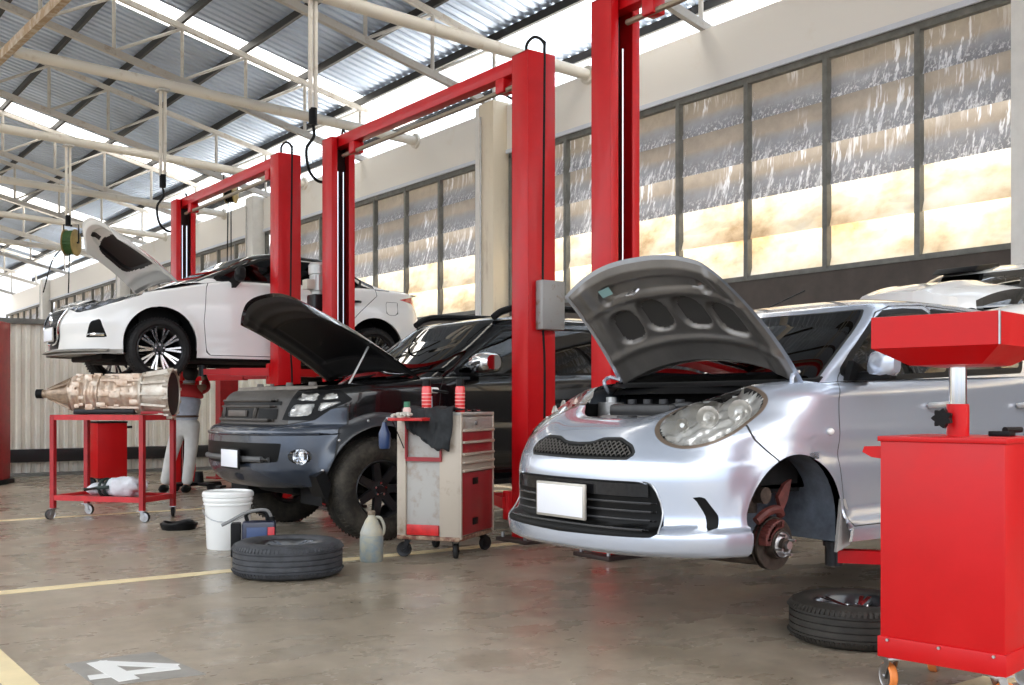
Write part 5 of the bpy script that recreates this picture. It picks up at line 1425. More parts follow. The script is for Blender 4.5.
# other red posts at the back
t = thing('lift_post', 'dark red steel post standing behind the black off-road car bonnet, left of the red arms', 'post', (6.1, 15.6, 0))
bm = BM(); prism(bm, [(-.14, -.1), (.14, -.1), (.14, .1), (.08, .1), (.08, -.07), (-.08, -.07), (-.08, .1), (-.14, .1)], .02, 2.2, ax='z'); obj('column', bm, REDD, t)
bm = BM(); box(bm, -.25, .25, -.2, .2, 0, .02); obj('base_plate', bm, REDD, t)
t = thing('red_locker', 'tall red steel cabinet cut off by the left edge of the picture', 'cabinet', (lambda q: (q[0], q[1], 0))(((-530 / FPX * 14.9) * math.cos(ang) + 14.9 * math.sin(ang), (530 / FPX * 14.9) * math.sin(ang) + 14.9 * math.cos(ang))), -.5)
bm = BM(); box(bm, -.30, .30, -.25, .25, .06, 2.27, .01); obj('cabinet_body', bm, REDD, t)
bm = BM(); box(bm, -.27, .27, -.262, -.25, .12, 2.2, .004); d = obj('door', bm, REDD, t)
bm = BM(); box(bm, .2, .23, -.28, -.262, 1.1, 1.25, .005); obj('handle', bm, BLKM, d)
bm = BM(); box(bm, -.34, .34, -.3, .3, 0, .06, .004); obj('plinth', bm, BLK, t)
# ================================================================== hose reels
GRE = mat('green_hose', (.05, .12, .035), .5); YEL2 = mat('yellow_reel', (.30, .21, .06), .5, var=.3)
def reel(loc, label, r, c1_, c2_, drops, top):
    t = thing('hose_reel', label, 'hose reel', loc, math.radians(-126))
    bm = BM(); lathe(bm, [(.0, -.13), (r * .8, -.13), (r, -.12), (r, -.10), (r * .5, -.09), (r * .5, .09), (r, .10), (r, .12), (r * .8, .13), (0, .13)], 28, (0, 0, 0), 'y'); obj('drum', bm, c2_, t)
    bm = BM()
    for k in range(7): tube(bm, [(r * .86 * math.cos(a), -.085 + .028 * k, r * .86 * math.sin(a)) for a in np.linspace(0, 2 * PI, 25)[:-1]], .016, 6, closed=True)
    obj('coiled_hose', bm, c1_, t)
    bm = BM(); tube(bm, [(0, -.17, 0), (0, -.17, r + .1), (0, .17, r + .1), (0, .17, 0)], .018, 6); cyl(bm, (0, 0, r + .1), (0, 0, top), .025, n=8); cyl(bm, (0, -.17, 0), (0, .17, 0), .02, n=8); obj('bracket', bm, BLKM, t)
    bm = BM()
    for (dx, dy, dz) in drops: tube(bm, smooth_path([(dx * .4, dy * .4, -r * .7), (dx * .7, dy * .7, -r - .2), (dx, dy, dz)], 5), .014, 6)
    obj('hanging_hose', bm, BLK, t)
reel((6.22, 25.2, 4.75), 'green and yellow hose reel hanging beside the raised sedan bonnet', .30, GRE, YEL2, [(.15, .0, -1.15), (.75, -.3, -1.2)], .36)
reel((9.95, 25.2, 6.35), 'black and yellow hose reel hanging behind the sedan lift crossbeam', .30, BLK, YEL2, [(-.05, .0, -2.6), (.35, .0, -2.4)], .41)
# ================================================================== oil drainer on the right
od = thing('oil_drainer', 'bright red waste oil drainer with square catch basin on a chrome pole', 'oil drainer', (3.885, 2.31, 0), math.radians(9.5))
bm = BM(); box(bm, -.22, .22, -.235, .235, .135, .985, .006); box(bm, -.228, .228, -.243, .243, .135, .215, .003); obj('tank', bm, REDT, od)
bm = BM(); box(bm, -.228, .228, -.243, .243, .975, .995, .003); obj('tank_lid', bm, REDT, od)
for y in (-.2, .0, .2): bm = BM(); cyl(bm, (-.226, y, .205), (-.236, y, .205), .006, n=8); obj('rivet', bm, STEEL, od)
bm = BM(); cyl(bm, (.1, -.233, .35), (.1, -.275, .35), .02, n=12); obj('drain_valve', bm, STEEL, od)
bm = BM(); cyl(bm, (0, .02, .99), (0, .02, 1.30), .033, n=24); obj('pole', bm, CHR, od)
bm = BM(); cyl(bm, (0, .02, .99), (0, .02, 1.12), .042, n=24); sl = obj('sleeve', bm, REDT, od)
bm = BM()
lathe(bm, [(0, .028), (.012, .028), (.016, 0), (0, 0)], 12, (-.075, .045, 1.065), 'y')
pts = []
for k in range(28):
    a = 2 * PI * k / 28; r = .034 + .006 * math.cos(7 * a); pts.append((-.085 + 0, .045 + r * math.cos(a), 1.065 + r * math.sin(a)))
A = [bm.verts.new(V(-.075, p[1], p[2])) for p in pts]; B = [bm.verts.new(V(-.10, p[1], p[2])) for p in pts]; bridge(bm, A, B); cap(bm, A); cap(bm, B); cyl(bm, (-.08, .045, 1.065), (-.02, .03, 1.065), .01, n=8)
obj('star_knob', bm, BLK, sl)
def basin(bm, prof):
    rs_ = []
    for hw, z in prof: rs_.append([bm.verts.new((sx * hw, sy * hw * .92 + .010, z)) for sx, sy in ((-1, -1), (1, -1), (1, 1), (-1, 1))])
    for a, b in zip(rs_[:-1], rs_[1:]): bridge(bm, a, b)
    cap(bm, rs_[0]); cap(bm, rs_[-1])
bm = BM(); basin(bm, [(.10, 1.265), (.15, 1.27), (.262, 1.335), (.262, 1.455), (.252, 1.457), (.250, 1.34), (.14, 1.285), (.05, 1.28)])
bs = obj('basin', bm, REDT, od, smooth=False)
bm = BM(); box(bm, -.266, -.258, -.235, -.229, 1.335, 1.455); obj('basin_seam', bm, STEEL, bs)
bm = BM(); prism(bm, [(.23, .955), (.31, .952), (.318, .93), (.28, .91), (.23, .905)], -.20, -.17, ax='x'); obj('tool_hook', bm, REDT, od)
bm = BM(); box(bm, .04, .11, -.16, -.08, .995, 1.015, .004); cyl(bm, (.05, -.14, 1.02), (.16, -.16, 1.02), .012, n=10); obj('gauge_valve', bm, BLK, od)
ORG = mat('orange_wheel_rubber', (.75, .22, .05), .5)
def caster(root, c, r=.05, rz=.3, wm=RUB, hm=STEEL, ht=.135, fm=None):
    M_ = Matrix.Translation(c) @ Matrix.Rotation(rz, 4, 'Z')
    bm = BM(); box(bm, -.04, .04, -.035, .035, ht - .008, ht, .001)
    for s in (-1, 1): prism(bm, [(-.02, ht - .01), (.02, ht - .01), (.045, r - .01), (.02, r - .01)], s * .02 - .002, s * .02 + .002)
    cyl(bm, (.03, -.026, r), (.03, .026, r), .008, n=8); bmesh.ops.transform(bm, matrix=M_, verts=bm.verts[:]); f = obj('caster', bm, fm or hm, root)
    bm = BM(); lathe(bm, [(r * .25, -.016), (r * .8, -.014), (r * .9, -.017), (r, -.010), (r, .010), (r * .9, .017), (r * .8, .014), (r * .25, .016)], 24, (.03, 0, r), 'y', closed=True, mis=[1, 1, 0, 0, 0, 1, 1, 1]); bmesh.ops.transform(bm, matrix=M_, verts=bm.verts[:]); obj('wheel', bm, [wm, hm], f)
for (x, y, a) in ((-.19, .20, .9), (-.19, -.20, -.5), (.19, .20, .2), (.19, -.20, 1.2)): caster(od, (x, y, 0), .052, a, ORG)
# ================================================================== floor tyres
RUB2 = mat('worn_tyre_rubber', (.050, .050, .054), .6, var=.4, vscale=16, bump=.3, bscale=50)
BLUEL = mat('blue_rim_plastic', (.03, .12, .45), .3)
def floor_tyre(u, Z, R, r, W, label, mt, hub):
    Xc = (u - 512) / FPX * Z; x = Xc * math.cos(ang) + Z * math.sin(ang); y = -Xc * math.sin(ang) + Z * math.cos(ang)
    t = thing('car_wheel', label, 'wheel', (x, y, 0), .4)
    w_ = wheel(t, 'wheel', (0, 0, W * .53), R, r, W, 'five', ax='z', sgn=1, seg=84)
    w_.data.materials[0] = mt
    return t
floor_tyre(288, 7.02, .355, .225, .215, 'loose car wheel lying flat beside the white bucket', mat('grey_worn_rubber', (.042, .044, .050), .6, var=.4, vscale=16), 0)
floor_tyre(857, 5.08, .315, .20, .19, 'loose car wheel lying flat behind the red oil drainer', mat('brown_worn_rubber', (.028, .024, .019), .65, var=.5, vscale=12), 1)
# ================================================================== bucket, can case, jug, pan
def at(u, Z):
    Xc = (u - 512) / FPX * Z; return (Xc * math.cos(ang) + Z * math.sin(ang), -Xc * math.sin(ang) + Z * math.cos(ang), 0)
t = thing('plastic_bucket', 'white plastic bucket with lid and wire handle', 'bucket', at(228, 8.30))
WP = mat('white_plastic', (.82, .82, .80), .35)
bm = BM(); lathe(bm, [(0, 0), (.155, 0), (.16, .01), (.178, .38), (0, .38)], 40); obj('bucket_body', bm, WP, t)
bm = BM(); lathe(bm, [(.176, .34), (.186, .34), (.186, .35), (.178, .355), (.19, .375), (.19, .39), (.184, .40), (.196, .405), (.196, .43), (.185, .445), (.17, .447), (.165, .435), (0, .435)], 40); obj('lid', bm, WP, t)
bm = BM(); a0 = math.atan2(-.45, .55)
pts = []
for k in range(13):
    th = PI * k / 12; p = V(-.19 * math.cos(th), -.19 * math.sin(th) * .5 - .08 * math.sin(th), .33 - .11 * math.sin(th))
    pts.append(Matrix.Rotation(-.55, 3, 'Z') @ p)
tube(bm, pts, .004, 6); obj('handle', bm, STEEL, t)
t = thing('oil_can', 'dark blue and red oil can with spout behind the floor wheel', 'can', at(259, 7.85), -.45)
bm = BM(); box(bm, -.12, .12, -.07, .07, 0, .26, .02); obj('can_body', bm, mat('navy_plastic', (.008, .012, .04), .35, coat=.2), t)
bm = BM(); box(bm, -.085, .06, -.074, -.069, .05, .22, .004); obj('blue_panel', bm, mat('blue_panel', (.03, .06, .16), .4), t)
bm = BM(); box(bm, .065, .115, -.075, -.069, .03, .22, .004); box(bm, -.06, .06, -.076, -.069, .015, .05, .003); obj('red_stripe', bm, mat('red_plastic', (.55, .03, .04), .4), t)
bm = BM(); box(bm, -.07, -.03, -.078, -.074, .06, .075); box(bm, -.02, .01, -.078, -.074, .06, .075); obj('small_label', bm, WP, t)
bm = BM(); tube(bm, smooth_path([(-.08, 0, .25), (-.09, 0, .31), (-.02, 0, .335), (.05, 0, .31), (.06, 0, .25)], 5), .014, 8); cyl(bm, (.09, 0, .25), (.09, 0, .29), .025, n=12); obj('handle', bm, BLK, t)
bm = BM(); tube(bm, smooth_path([(.09, 0, .28), (.05, -.02, .34), (-.08, -.05, .33), (-.2, -.08, .27), (-.26, -.08, .24)], 6), .012, 8); obj('spout_hose', bm, mat('grey_hose', (.22, .22, .22), .5), t)
bm = BM(); box(bm, -.20, -.13, -.05, .06, 0, .25, .01); obj('side_pocket', bm, BLK, t)
t = thing('plastic_jug', 'grimy translucent plastic jug with loop handle beside the tool cabinet', 'jug', at(371.5, 7.60))
JG = mat('grimy_jug', (.50, .44, .30), .4, col2=(.38, .38, .34), mix=(.4, .6), vscale=9); JB = mat('grimy_jug_lower', (.22, .27, .29), .4, col2=(.34, .33, .26), mix=(.4, .6), vscale=12)
bm = BM(); lathe(bm, [(0, 0), (.078, 0), (.084, .012), (.084, .17), (.080, .185)], 32, mi=1); lathe(bm, [(.080, .185), (.082, .20), (.07, .235), (.045, .29), (.026, .318), (.024, .335), (.022, .335)], 32, mi=0); obj('jug_body', bm, [JG, JB], t)
bm = BM(); lathe(bm, [(0, .36), (.024, .36), (.027, .35), (.027, .33), (.023, .33)], 16); obj('cap', bm, mat('dark_cap', (.2, .15, .1), .5), t)
bm = BM(); tube(bm, smooth_path([(.02, -.02, .315), (.055, -.035, .305), (.078, -.04, .25), (.078, -.035, .20), (.068, -.03, .185)], 5), .011, 8); obj('handle', bm, JG, t)
t = thing('drip_pan', 'black round drip pan on the floor left of the bucket', 'pan', at(179, 9.55))
bm = BM(); lathe(bm, [(0, .01), (.12, .012), (.14, .05), (.165, .055), (.165, .045), (.145, .0), (0, 0)], 32); obj('pan_body', bm, BLK, t)
bm = BM(); tube(bm, [(.13 * math.cos(a), .13 * math.sin(a) * .9, .055 + .01 * math.sin(3 * a)) for a in np.linspace(0, 2 * PI, 30)[:-1]], .015, 6, closed=True); obj('coiled_tube', bm, RUB, t)
# ================================================================== tool cabinet
TA = math.radians(33)
tc_ = thing('tool_cabinet', 'worn beige and red rolling tool cabinet with drawers', 'tool cabinet', (4.22, 6.36, 0), TA)
BEI = mat('worn_beige_metal', (.50, .43, .35), .45, metal=.2, col2=(.26, .17, .11), mix=(.56, .8), vscale=7); BEI2 = mat('scuffed_grey_panel', (.42, .40, .37), .4, metal=.3, col2=(.30, .23, .17), mix=(.5, .75), vscale=9)
DR = mat('drawer_red', (.30, .012, .018), .4, coat=.2, var=.15, vscale=9)
# local: +x along the drawer face (width .53), +y back along the side (depth .50); near corner at the origin
Wd, Dp, Hh = .62, .50, 1.06
bm = BM(); box(bm, .008, Wd - .008, .010, Dp - .01, .155, Hh - .02); obj('carcass', bm, BEI2, tc_)
for y0, y1 in ((.0, .16), (Dp - .07, Dp)):
    bm = BM(); box(bm, -.012, .01, y0, y1, .15, Hh, .004); obj('side_pillar', bm, BEI, tc_)
for x0, x1 in ((-.012, .012), (Wd - .02, Wd)):
    bm = BM(); box(bm, x0, x1, -.012, .01, .15, Hh, .003); obj('front_pillar', bm, BEI, tc_)
bm = BM(); box(bm, -.016, Wd, .0, Dp, .135, .165, .004); obj('base_skirt', bm, mat('rusty_skirt', (.42, .3, .2), .6, col2=(.15, .05, .03), mix=(.4, .6), vscale=18), tc_)
bm = BM(); box(bm, -.02, .0, .165, Dp - .08, .17, .245, .004); obj('kick_strip', bm, mat('red_strip', (.55, .02, .02), .4, var=.3, vscale=15), tc_)
bm = BM(); box(bm, -.014, Wd + .004, -.012, Dp + .01, Hh - .025, Hh, .008); obj('top_tray', bm, BEI2, tc_)
zt_ = Hh - .03
for i, (h, m_) in enumerate(((.105, BEI2), (.085, DR), (.085, DR), (.06, BEI), (.06, BEI))):
    bm = BM(); box(bm, .014, Wd - .022, -.008, .012, zt_ - h + .008, zt_ - .004, .003); d = obj('drawer', bm, m_, tc_)
    bm = BM(); box(bm, .012, Wd - .02, -.028, -.006, zt_ - h - .006, zt_ - h + .012, .004); obj('drawer_pull', bm, BEI, d)
    if i == 0:
        bm = BM(); cyl(bm, (.27, -.008, zt_ - .05), (.27, -.018, zt_ - .05), .014, n=12); obj('lock', bm, STEEL, d)
    zt_ -= h
bm = BM(); box(bm, .014, Wd - .022, -.010, .012, .175, zt_ - .012, .004); d = obj('door', bm, DR, tc_)
for z in (.26, zt_ - .08):
    bm = BM(); box(bm, .20, .30, -.016, -.009, z - .025, z + .025, .004); obj('latch', bm, BLK, d)
# fold-down side tray frame
bm = BM(); sqbar(bm, (-.018, .145, .72), (-.018, .145, 1.0), .012, .03); sqbar(bm, (-.018, .42, .72), (-.018, .42, 1.0), .012, .03); sqbar(bm, (-.018, .14, .72), (-.018, .425, .72), .012, .03); obj('tray_frame', bm, DR, tc_)
bm = BM(); box(bm, -.22, -.02, .20, .47, 1.0, 1.022, .003); obj('side_tray', bm, mat('red_strip', (.55, .02, .02), .4), tc_)
bm = BM(); cyl(bm, (-.02, .44, .80), (-.2, .44, 1.0), .004, n=6); obj('tray_stay', bm, BLKM, tc_)
for (x, y, a) in ((.05, .06, .3), (.05, Dp - .06, 1.8), (Wd - .06, .06, -.4), (Wd - .06, Dp - .06, .8)): caster(tc_, (x, y, 0), .055, a, RUB, BLKM)
def onto(lx, ly, z):
    return (4.22 + lx * math.cos(TA) - ly * math.sin(TA), 6.36 + lx * math.sin(TA) + ly * math.cos(TA), z)
def spray(loc, label):
    t = thing('spray_can', label, 'spray can', loc, 0, 'red spray cans on the tool cabinet')
    bm = BM(); lathe(bm, [(0, 0), (.034, 0), (.036, .006), (.036, .175), (.03, .19), (0, .19)], 20); b = obj('can_body', bm, mat('spray_red', (.75, .04, .04), .25, coat=.5), t)
    bm = BM()
    for k in range(5): lathe(bm, [(.0365, .03 + k * .026), (.0368, .033 + k * .026), (.0365, .036 + k * .026)], 20)
    obj('label_print', bm, mat('pale_red_print', (.85, .4, .36), .4), b)
    bm = BM(); lathe(bm, [(0, .24), (.027, .24), (.029, .235), (.03, .19)], 20); obj('cap', bm, BLK, t)
spray(onto(.07, .30, Hh), 'red spray can with black cap right behind the black jacket')
spray(onto(.13, .06, Hh), 'red spray can with black cap above the cabinet drawers')
t = thing('small_bottle', 'small bottle with green cap on the left tray of the cabinet', 'bottle', onto(-.05, .40, 1.022))
bm = BM(); lathe(bm, [(0, 0), (.03, 0), (.03, .06), (.022, .075), (0, .075)], 16); obj('bottle_body', bm, mat('pink_white_label', (.75, .5, .45), .4), t)
bm = BM(); lathe(bm, [(0, .115), (.022, .115), (.024, .075)], 16); obj('cap', bm, mat('green_cap', (.03, .18, .09), .4), t)
t = thing('grease_tin', 'pale blue tin standing behind the red spray can', 'tin', onto(.14, .33, Hh))
bm = BM(); box(bm, -.03, .03, -.03, .03, 0, .12, .005); obj('tin_body', bm, mat('pale_blue_tin', (.5, .58, .65), .4), t)
bm = BM(); box(bm, -.022, .022, -.022, .022, .12, .13, .003); obj('tin_lid', bm, STEEL, t)
t = thing('rubber_mallet', 'mallet with white head resting over the tin', 'hammer', onto(.17, .31, Hh + .132), .2)
bm = BM(); cyl(bm, (-.06, 0, .03), (.06, 0, .03), .022, n=14); obj('head', bm, WP, t)
bm = BM(); cyl(bm, (0, -.012, .03), (0, -.18, .012), .010, n=8); obj('handle', bm, BLK, t)
for i, (x, y, a, l) in enumerate(((.22, .05, .1, .16), (.32, .09, -.2, .2), (.40, .05, .05, .14))):
    t = thing('screwdriver', ['screwdriver lying nearest the front spray can', 'longest screwdriver on the cabinet top', 'screwdriver at the right end of the cabinet top'][i], 'screwdriver', onto(x, y, Hh + .012), TA + a, 'screwdrivers on the cabinet top')
    bm = BM(); cyl(bm, (-l / 2, 0, 0), (0, 0, 0), .011, n=8); obj('grip', bm, [BLK, mat('amber_grip', (.5, .25, .05), .3), BLK][i], t)
    bm = BM(); cyl(bm, (0, 0, 0), (l / 2 + .03, 0, 0), .0035, n=6); obj('shaft', bm, CHR, t)
# black cloth draped over the side edge
t = thing('black_cloth', 'black jacket draped over the side of the tool cabinet', 'cloth', onto(-.03, .22, Hh + .008), TA)
bm = BM(); NA_, NB_ = 26, 26; g = []
for i in range(NA_ + 1):
    r = []
    for j in range(NB_ + 1):
        s, tt = i / NA_, j / NB_
        yy = -.20 + .42 * s; k = tt * .52
        if k < .22: p = V(.20 - k, yy, .012)
        else: p = V(-.025 - .02 * math.sin(6 * s) - .03 * (k - .22), yy + (k - .22) * (.15 - .5 * s) * .8, .012 - (k - .22))
        hem = (.32 - .9 * abs(s - .28)) if tt > .42 else 1
        if tt > .42: p.z = max(p.z, -.30 + .22 * max(0, s - .3))
        n = noise.noise(V(s * 6, tt * 3, .3)) * .045 + noise.noise(V(s * 12, tt * 9, 3)) * .008
        r.append(bm.verts.new(p + V(-abs(n) if k > .2 else 0, 0, abs(n))))
    g.append(r)
for i in range(NA_):
    for j in range(NB_): bm.faces.new((g[i][j], g[i + 1][j], g[i + 1][j + 1], g[i][j + 1]))
o = obj('fabric', bm, mat('black_fabric', (.014, .016, .018), .75, var=.4, vscale=20), t); mdf = o.modifiers.new('s', 'SOLIDIFY'); mdf.thickness = .006
def lump(bm, c, r, seed, amp=.3, n=20, m=12):
    k = len(bm.verts); ellipsoid(bm, c, *r, n, m); bm.verts.ensure_lookup_table()
    for v in bm.verts[k:]:
        d = (v.co - Vector(c)); q = 1 + amp * noise.noise(d * 9 + V(seed, seed * 2, 0)) + amp * .5 * noise.noise(d * 25 + V(seed, 0, 3)); v.co = Vector(c) + d * q
t = thing('work_glove', 'white cotton work glove on the cabinet side tray', 'glove', onto(-.16, .36, 1.024), TA + .3)
bm = BM(); lump(bm, (0, 0, .022), (.07, .05, .02), 3, .3)
for k in range(4): tube(bm, smooth_path([(-.05, -.03 + .02 * k, .022), (-.09, -.035 + .023 * k, .026), (-.13 + .008 * abs(k - 1.5), -.04 + .026 * k, .014)], 4), [.010] * 8 + [.008], 8)
tube(bm, smooth_path([(-.02, .04, .02), (-.04, .07, .02), (-.07, .085, .012)], 4), .010, 8); obj('glove_body', bm, mat('off_white_cotton', (.6, .57, .5), .8), t)
t = thing('spray_bottle', 'blue trigger bottle hanging beside the cabinet tray', 'bottle', onto(-.17, .52, .80), TA)
bm = BM(); lathe(bm, [(0, 0), (.035, .0), (.042, .02), (.042, .11), (.02, .16), (.015, .19), (0, .19)], 16); obj('bottle_body', bm, mat('blue_bottle', (.012, .035, .11), .35, coat=.3), t)
bm = BM(); tube(bm, [(0, 0, .19), (0, -.02, .215), (0, -.06, .215), (0, -.08, .225)], .012, 8); obj('trigger', bm, mat('grey_trigger', (.35, .36, .38), .4), t)
# ================================================================== transmission and its cart
CA = math.atan2(-.80, .62)
ct = thing('transmission_cart', 'red angle-iron cart on casters carrying the gearbox', 'cart', (3.05, 10.75, 0), CA)
L2_, W2_ = 1.04, .54
for sx in (-1, 1):
    for sy in (-1, 1):
        bm = BM(); sqbar(bm, (sx * (L2_ / 2 - .02), sy * (W2_ / 2 - .02), .10), (sx * (L2_ / 2 - .02), sy * (W2_ / 2 - .02), 1.0), .045); obj('leg', bm, REDD, ct); caster(ct, (sx * (L2_ / 2 - .02), sy * (W2_ / 2 - .02), 0), .05, sx + sy, RUB, STEEL, .11)
for z, nm in ((.99, 'top_frame'), (.21, 'shelf_frame')):
    bm = BM()
    for sy in (-1, 1): sqbar(bm, (-L2_ / 2, sy * (W2_ / 2 - .02), z), (L2_ / 2, sy * (W2_ / 2 - .02), z), .04, .05)
    for sx in (-1, 1): sqbar(bm, (sx * (L2_ / 2 - .02), -W2_ / 2, z), (sx * (L2_ / 2 - .02), W2_ / 2, z), .04, .05)
    obj(nm, bm, mat('cart_red', (.52, .02, .025), .4, var=.2, vscale=9), ct)
bm = BM(); box(bm, -L2_ / 2 + .03, L2_ / 2 - .03, -W2_ / 2 + .03, W2_ / 2 - .03, .195, .21); obj('shelf', bm, REDD, ct)
tr = thing('gearbox', 'bare aluminium automatic gearbox lying on the red cart', 'gearbox', (3.07, 10.76, 1.02), math.radians(-34))
COP = mat('dull_bronze_alloy', (.55, .38, .27), .42, metal=.55, col2=(.70, .60, .50), mix=(.35, .65), vscale=12, bump=.4); ALY = mat('raw_aluminium_casting', (.62, .56, .48), .42, metal=.6, col2=(.42, .32, .24), mix=(.45, .75), vscale=14, bump=.4)
AXX = (V(0, 1, 0), V(0, 0, 1), V(1, 0, 0)); zc_ = .20
def ribbed(bm, x0, x1, r0, r1, nrib, amp, mi=0, n=40):
    prof = []; m = nrib * 4
    rows = []
    for i in range(m + 1):
        t = i / m; x = x0 + (x1 - x0) * t; r = r0 + (r1 - r0) * t + (amp if i % 4 in (1, 2) else 0)
        rows.append([bm.verts.new((x, r * math.cos(2 * PI * k / n) * (1 + .05 * math.cos(8 * PI * k / n)), zc_ + r * math.sin(2 * PI * k / n) * (1 + .04 * math.cos(6 * PI * k / n)))) for k in range(n)])
    for a, b in zip(rows[:-1], rows[1:]): bridge(bm, a, b, mi)
    cap(bm, rows[0][::-1], mi); cap(bm, rows[-1], mi)
bm = BM(); ribbed(bm, -.40, -.12, .16, .185, 4, .014)
rnd = random.Random(4)
for k in range(60):
    a = rnd.uniform(0, 2 * PI); x = rnd.uniform(-.38, -.14); r = .18; p = V(x, r * math.cos(a), zc_ + r * math.sin(a)); q = rnd.uniform(.012, .03); box(bm, p.x - q * 1.3, p.x + q * 1.3, p.y - q, p.y + q, p.z - q, p.z + q, .003)
obj('rear_case', bm, COP, tr)
bm = BM(); ribbed(bm, -.12, .28, .17, .18, 5, .010)
for k in range(80):
    a = rnd.uniform(0, 2 * PI); x = rnd.uniform(-.10, .26); r = .18; p = V(x, r * math.cos(a), zc_ + r * math.sin(a)); q = rnd.uniform(.010, .028); box(bm, p.x - q * 2, p.x + q * 2, p.y - q, p.y + q, p.z - q, p.z + q, .003)
for k in range(8):
    a = 2 * PI * k / 8; sqbar(bm, (-.1, .185 * math.cos(a), zc_ + .185 * math.sin(a)), (.27, .192 * math.cos(a), zc_ + .192 * math.sin(a)), .014, .02)
obj('main_case', bm, COP, tr)
bm = BM(); lathe(bm, [(.0, -.72), (.035, -.72), (.04, -.70), (.04, -.66), (.06, -.64), (.12, -.45), (.17, -.41), (.17, -.39), (0, -.39)], 32, (0, 0, zc_), AXX)
for k in range(10):
    a = 2 * PI * k / 10; prism_pts = [(-.65, .055), (-.42, .165), (-.42, .12), (-.62, .05)]
    d = V(0, math.cos(a), math.sin(a)); t_ = V(0, -math.sin(a), math.cos(a)) * .006
    A = [bm.verts.new(V(x, 0, zc_) + d * r + t_) for x, r in prism_pts]; B = [bm.verts.new(V(x, 0, zc_) + d * r - t_) for x, r in prism_pts]; bridge(bm, A, B); cap(bm, A); cap(bm, B)
obj('tail_housing', bm, mat('dark_bronze_alloy', (.34, .25, .18), .45, metal=.6, var=.3, vscale=20), tr)
bm = BM(); cyl(bm, (-.76, 0, zc_), (-.70, 0, zc_), .045, n=20); obj('output_seal', bm, BLK, tr)
bm = BM(); lathe(bm, [(.185, .26), (.21, .28), (.21, .30), (.19, .31), (.205, .46), (.222, .52), (.235, .54), (.235, .57), (.225, .57), (.22, .54), (.18, .40), (0, .36)], 48, (0, 0, zc_), AXX)
for k in range(12):
    a = 2 * PI * k / 12; sqbar(bm, (.30, .205 * math.cos(a), zc_ + .205 * math.sin(a)), (.55, .243 * math.cos(a), zc_ + .243 * math.sin(a)), .012, .022); cyl(bm, (.52, .245 * math.cos(a + .2), zc_ + .245 * math.sin(a + .2)), (.575, .245 * math.cos(a + .2), zc_ + .245 * math.sin(a + .2)), .016, n=8)
obj('bell_housing', bm, ALY, tr)
bm = BM(); lathe(bm, [(0, .43), (.19, .44), (.212, .56), (.17, .565), (0, .55)], 40, (0, 0, zc_), AXX); obj('clutch_opening', bm, BLK, tr)
bm = BM(); box(bm, -.36, .22, -.14, .14, .0, .05, .01); obj('oil_sump', bm, BLKM, tr)
bm = BM(); box(bm, .28, .50, -.12, .12, .0, .03, .005); obj('support_block', bm, REDD, tr)
t = thing('cloth_bundle', 'crumpled white cloth bundle on the lower shelf of the cart', 'cloth', (3.08, 10.70, .214), CA)
bm = BM(); lump(bm, (.10, 0, .10), (.20, .15, .095), 1, .35, 30, 18); lump(bm, (-.25, .02, .06), (.14, .10, .055), 5, .35); obj('fabric', bm, mat('white_cloth', (.66, .67, .70), .8, var=.15, vscale=8), t)
bm = BM()
for x in (-.14, -.08): tube(bm, [(x, .11 * math.cos(a), .085 + .085 * math.sin(a)) for a in np.linspace(0, 2 * PI, 20)[:-1]], .014, 6, closed=True)
tube(bm, [(-.3, -.11, .07), (-.14, -.13, .09), (-.02, -.13, .1)], .02, 6)
obj('strap', bm, mat('dark_green_strap', (.02, .035, .03), .6), t)
# red cabinet behind the cart
t = thing('red_cart_cabinet', 'red steel wheeled tank standing behind the gearbox cart', 'cabinet', at(107, 14.6), .05)
bm = BM(); box(bm, -.2, .2, -.22, .22, .12, .86, .008); obj('tank', bm, REDT, t)
bm = BM(); box(bm, -.205, .205, -.225, .225, .86, .885, .004); cyl(bm, (.2, 0, .80), (.34, 0, .80), .018, n=8); obj('tank_lid', bm, BLK, t)
for sx in (-1, 1):
    for sy in (-1, 1): caster(t, (sx * .16, sy * .18, 0), .05, sx, RUB, BLKM, .12)
# jack base behind the mechanic, stand under the bumper
jx, jy, _ = at(199, 13.9)
t = thing('transmission_jack', 'low black jack base on wheels behind the mechanic', 'jack', (jx, jy, 0), .2)
bm = BM(); box(bm, -.36, .30, -.05, .05, .06, .10, .01); box(bm, -.05, .05, -.3, .3, .06, .10, .01); cyl(bm, (0, 0, .06), (0, 0, .24), .07, .05, 16); obj('base', bm, BLK, t)
for (x, y) in ((-.34, 0), (.28, 0), (0, -.28), (0, .28)):
    bm = BM(); cyl(bm, (x, y - .02, .05), (x, y + .02, .05), .05, n=16); obj('wheel', bm, RUB, t)
t = thing('axle_stand', 'small black axle stand left of the off-road car bumper', 'stand', at(221, 11.4), .5)
bm = BM(); box(bm, -.09, .09, -.09, .09, 0, .02, .004); cyl(bm, (0, 0, .02), (0, 0, .22), .03, .022, 10); box(bm, -.05, .05, -.03, .03, .22, .25, .005); obj('stand_body', bm, BLKM, t)
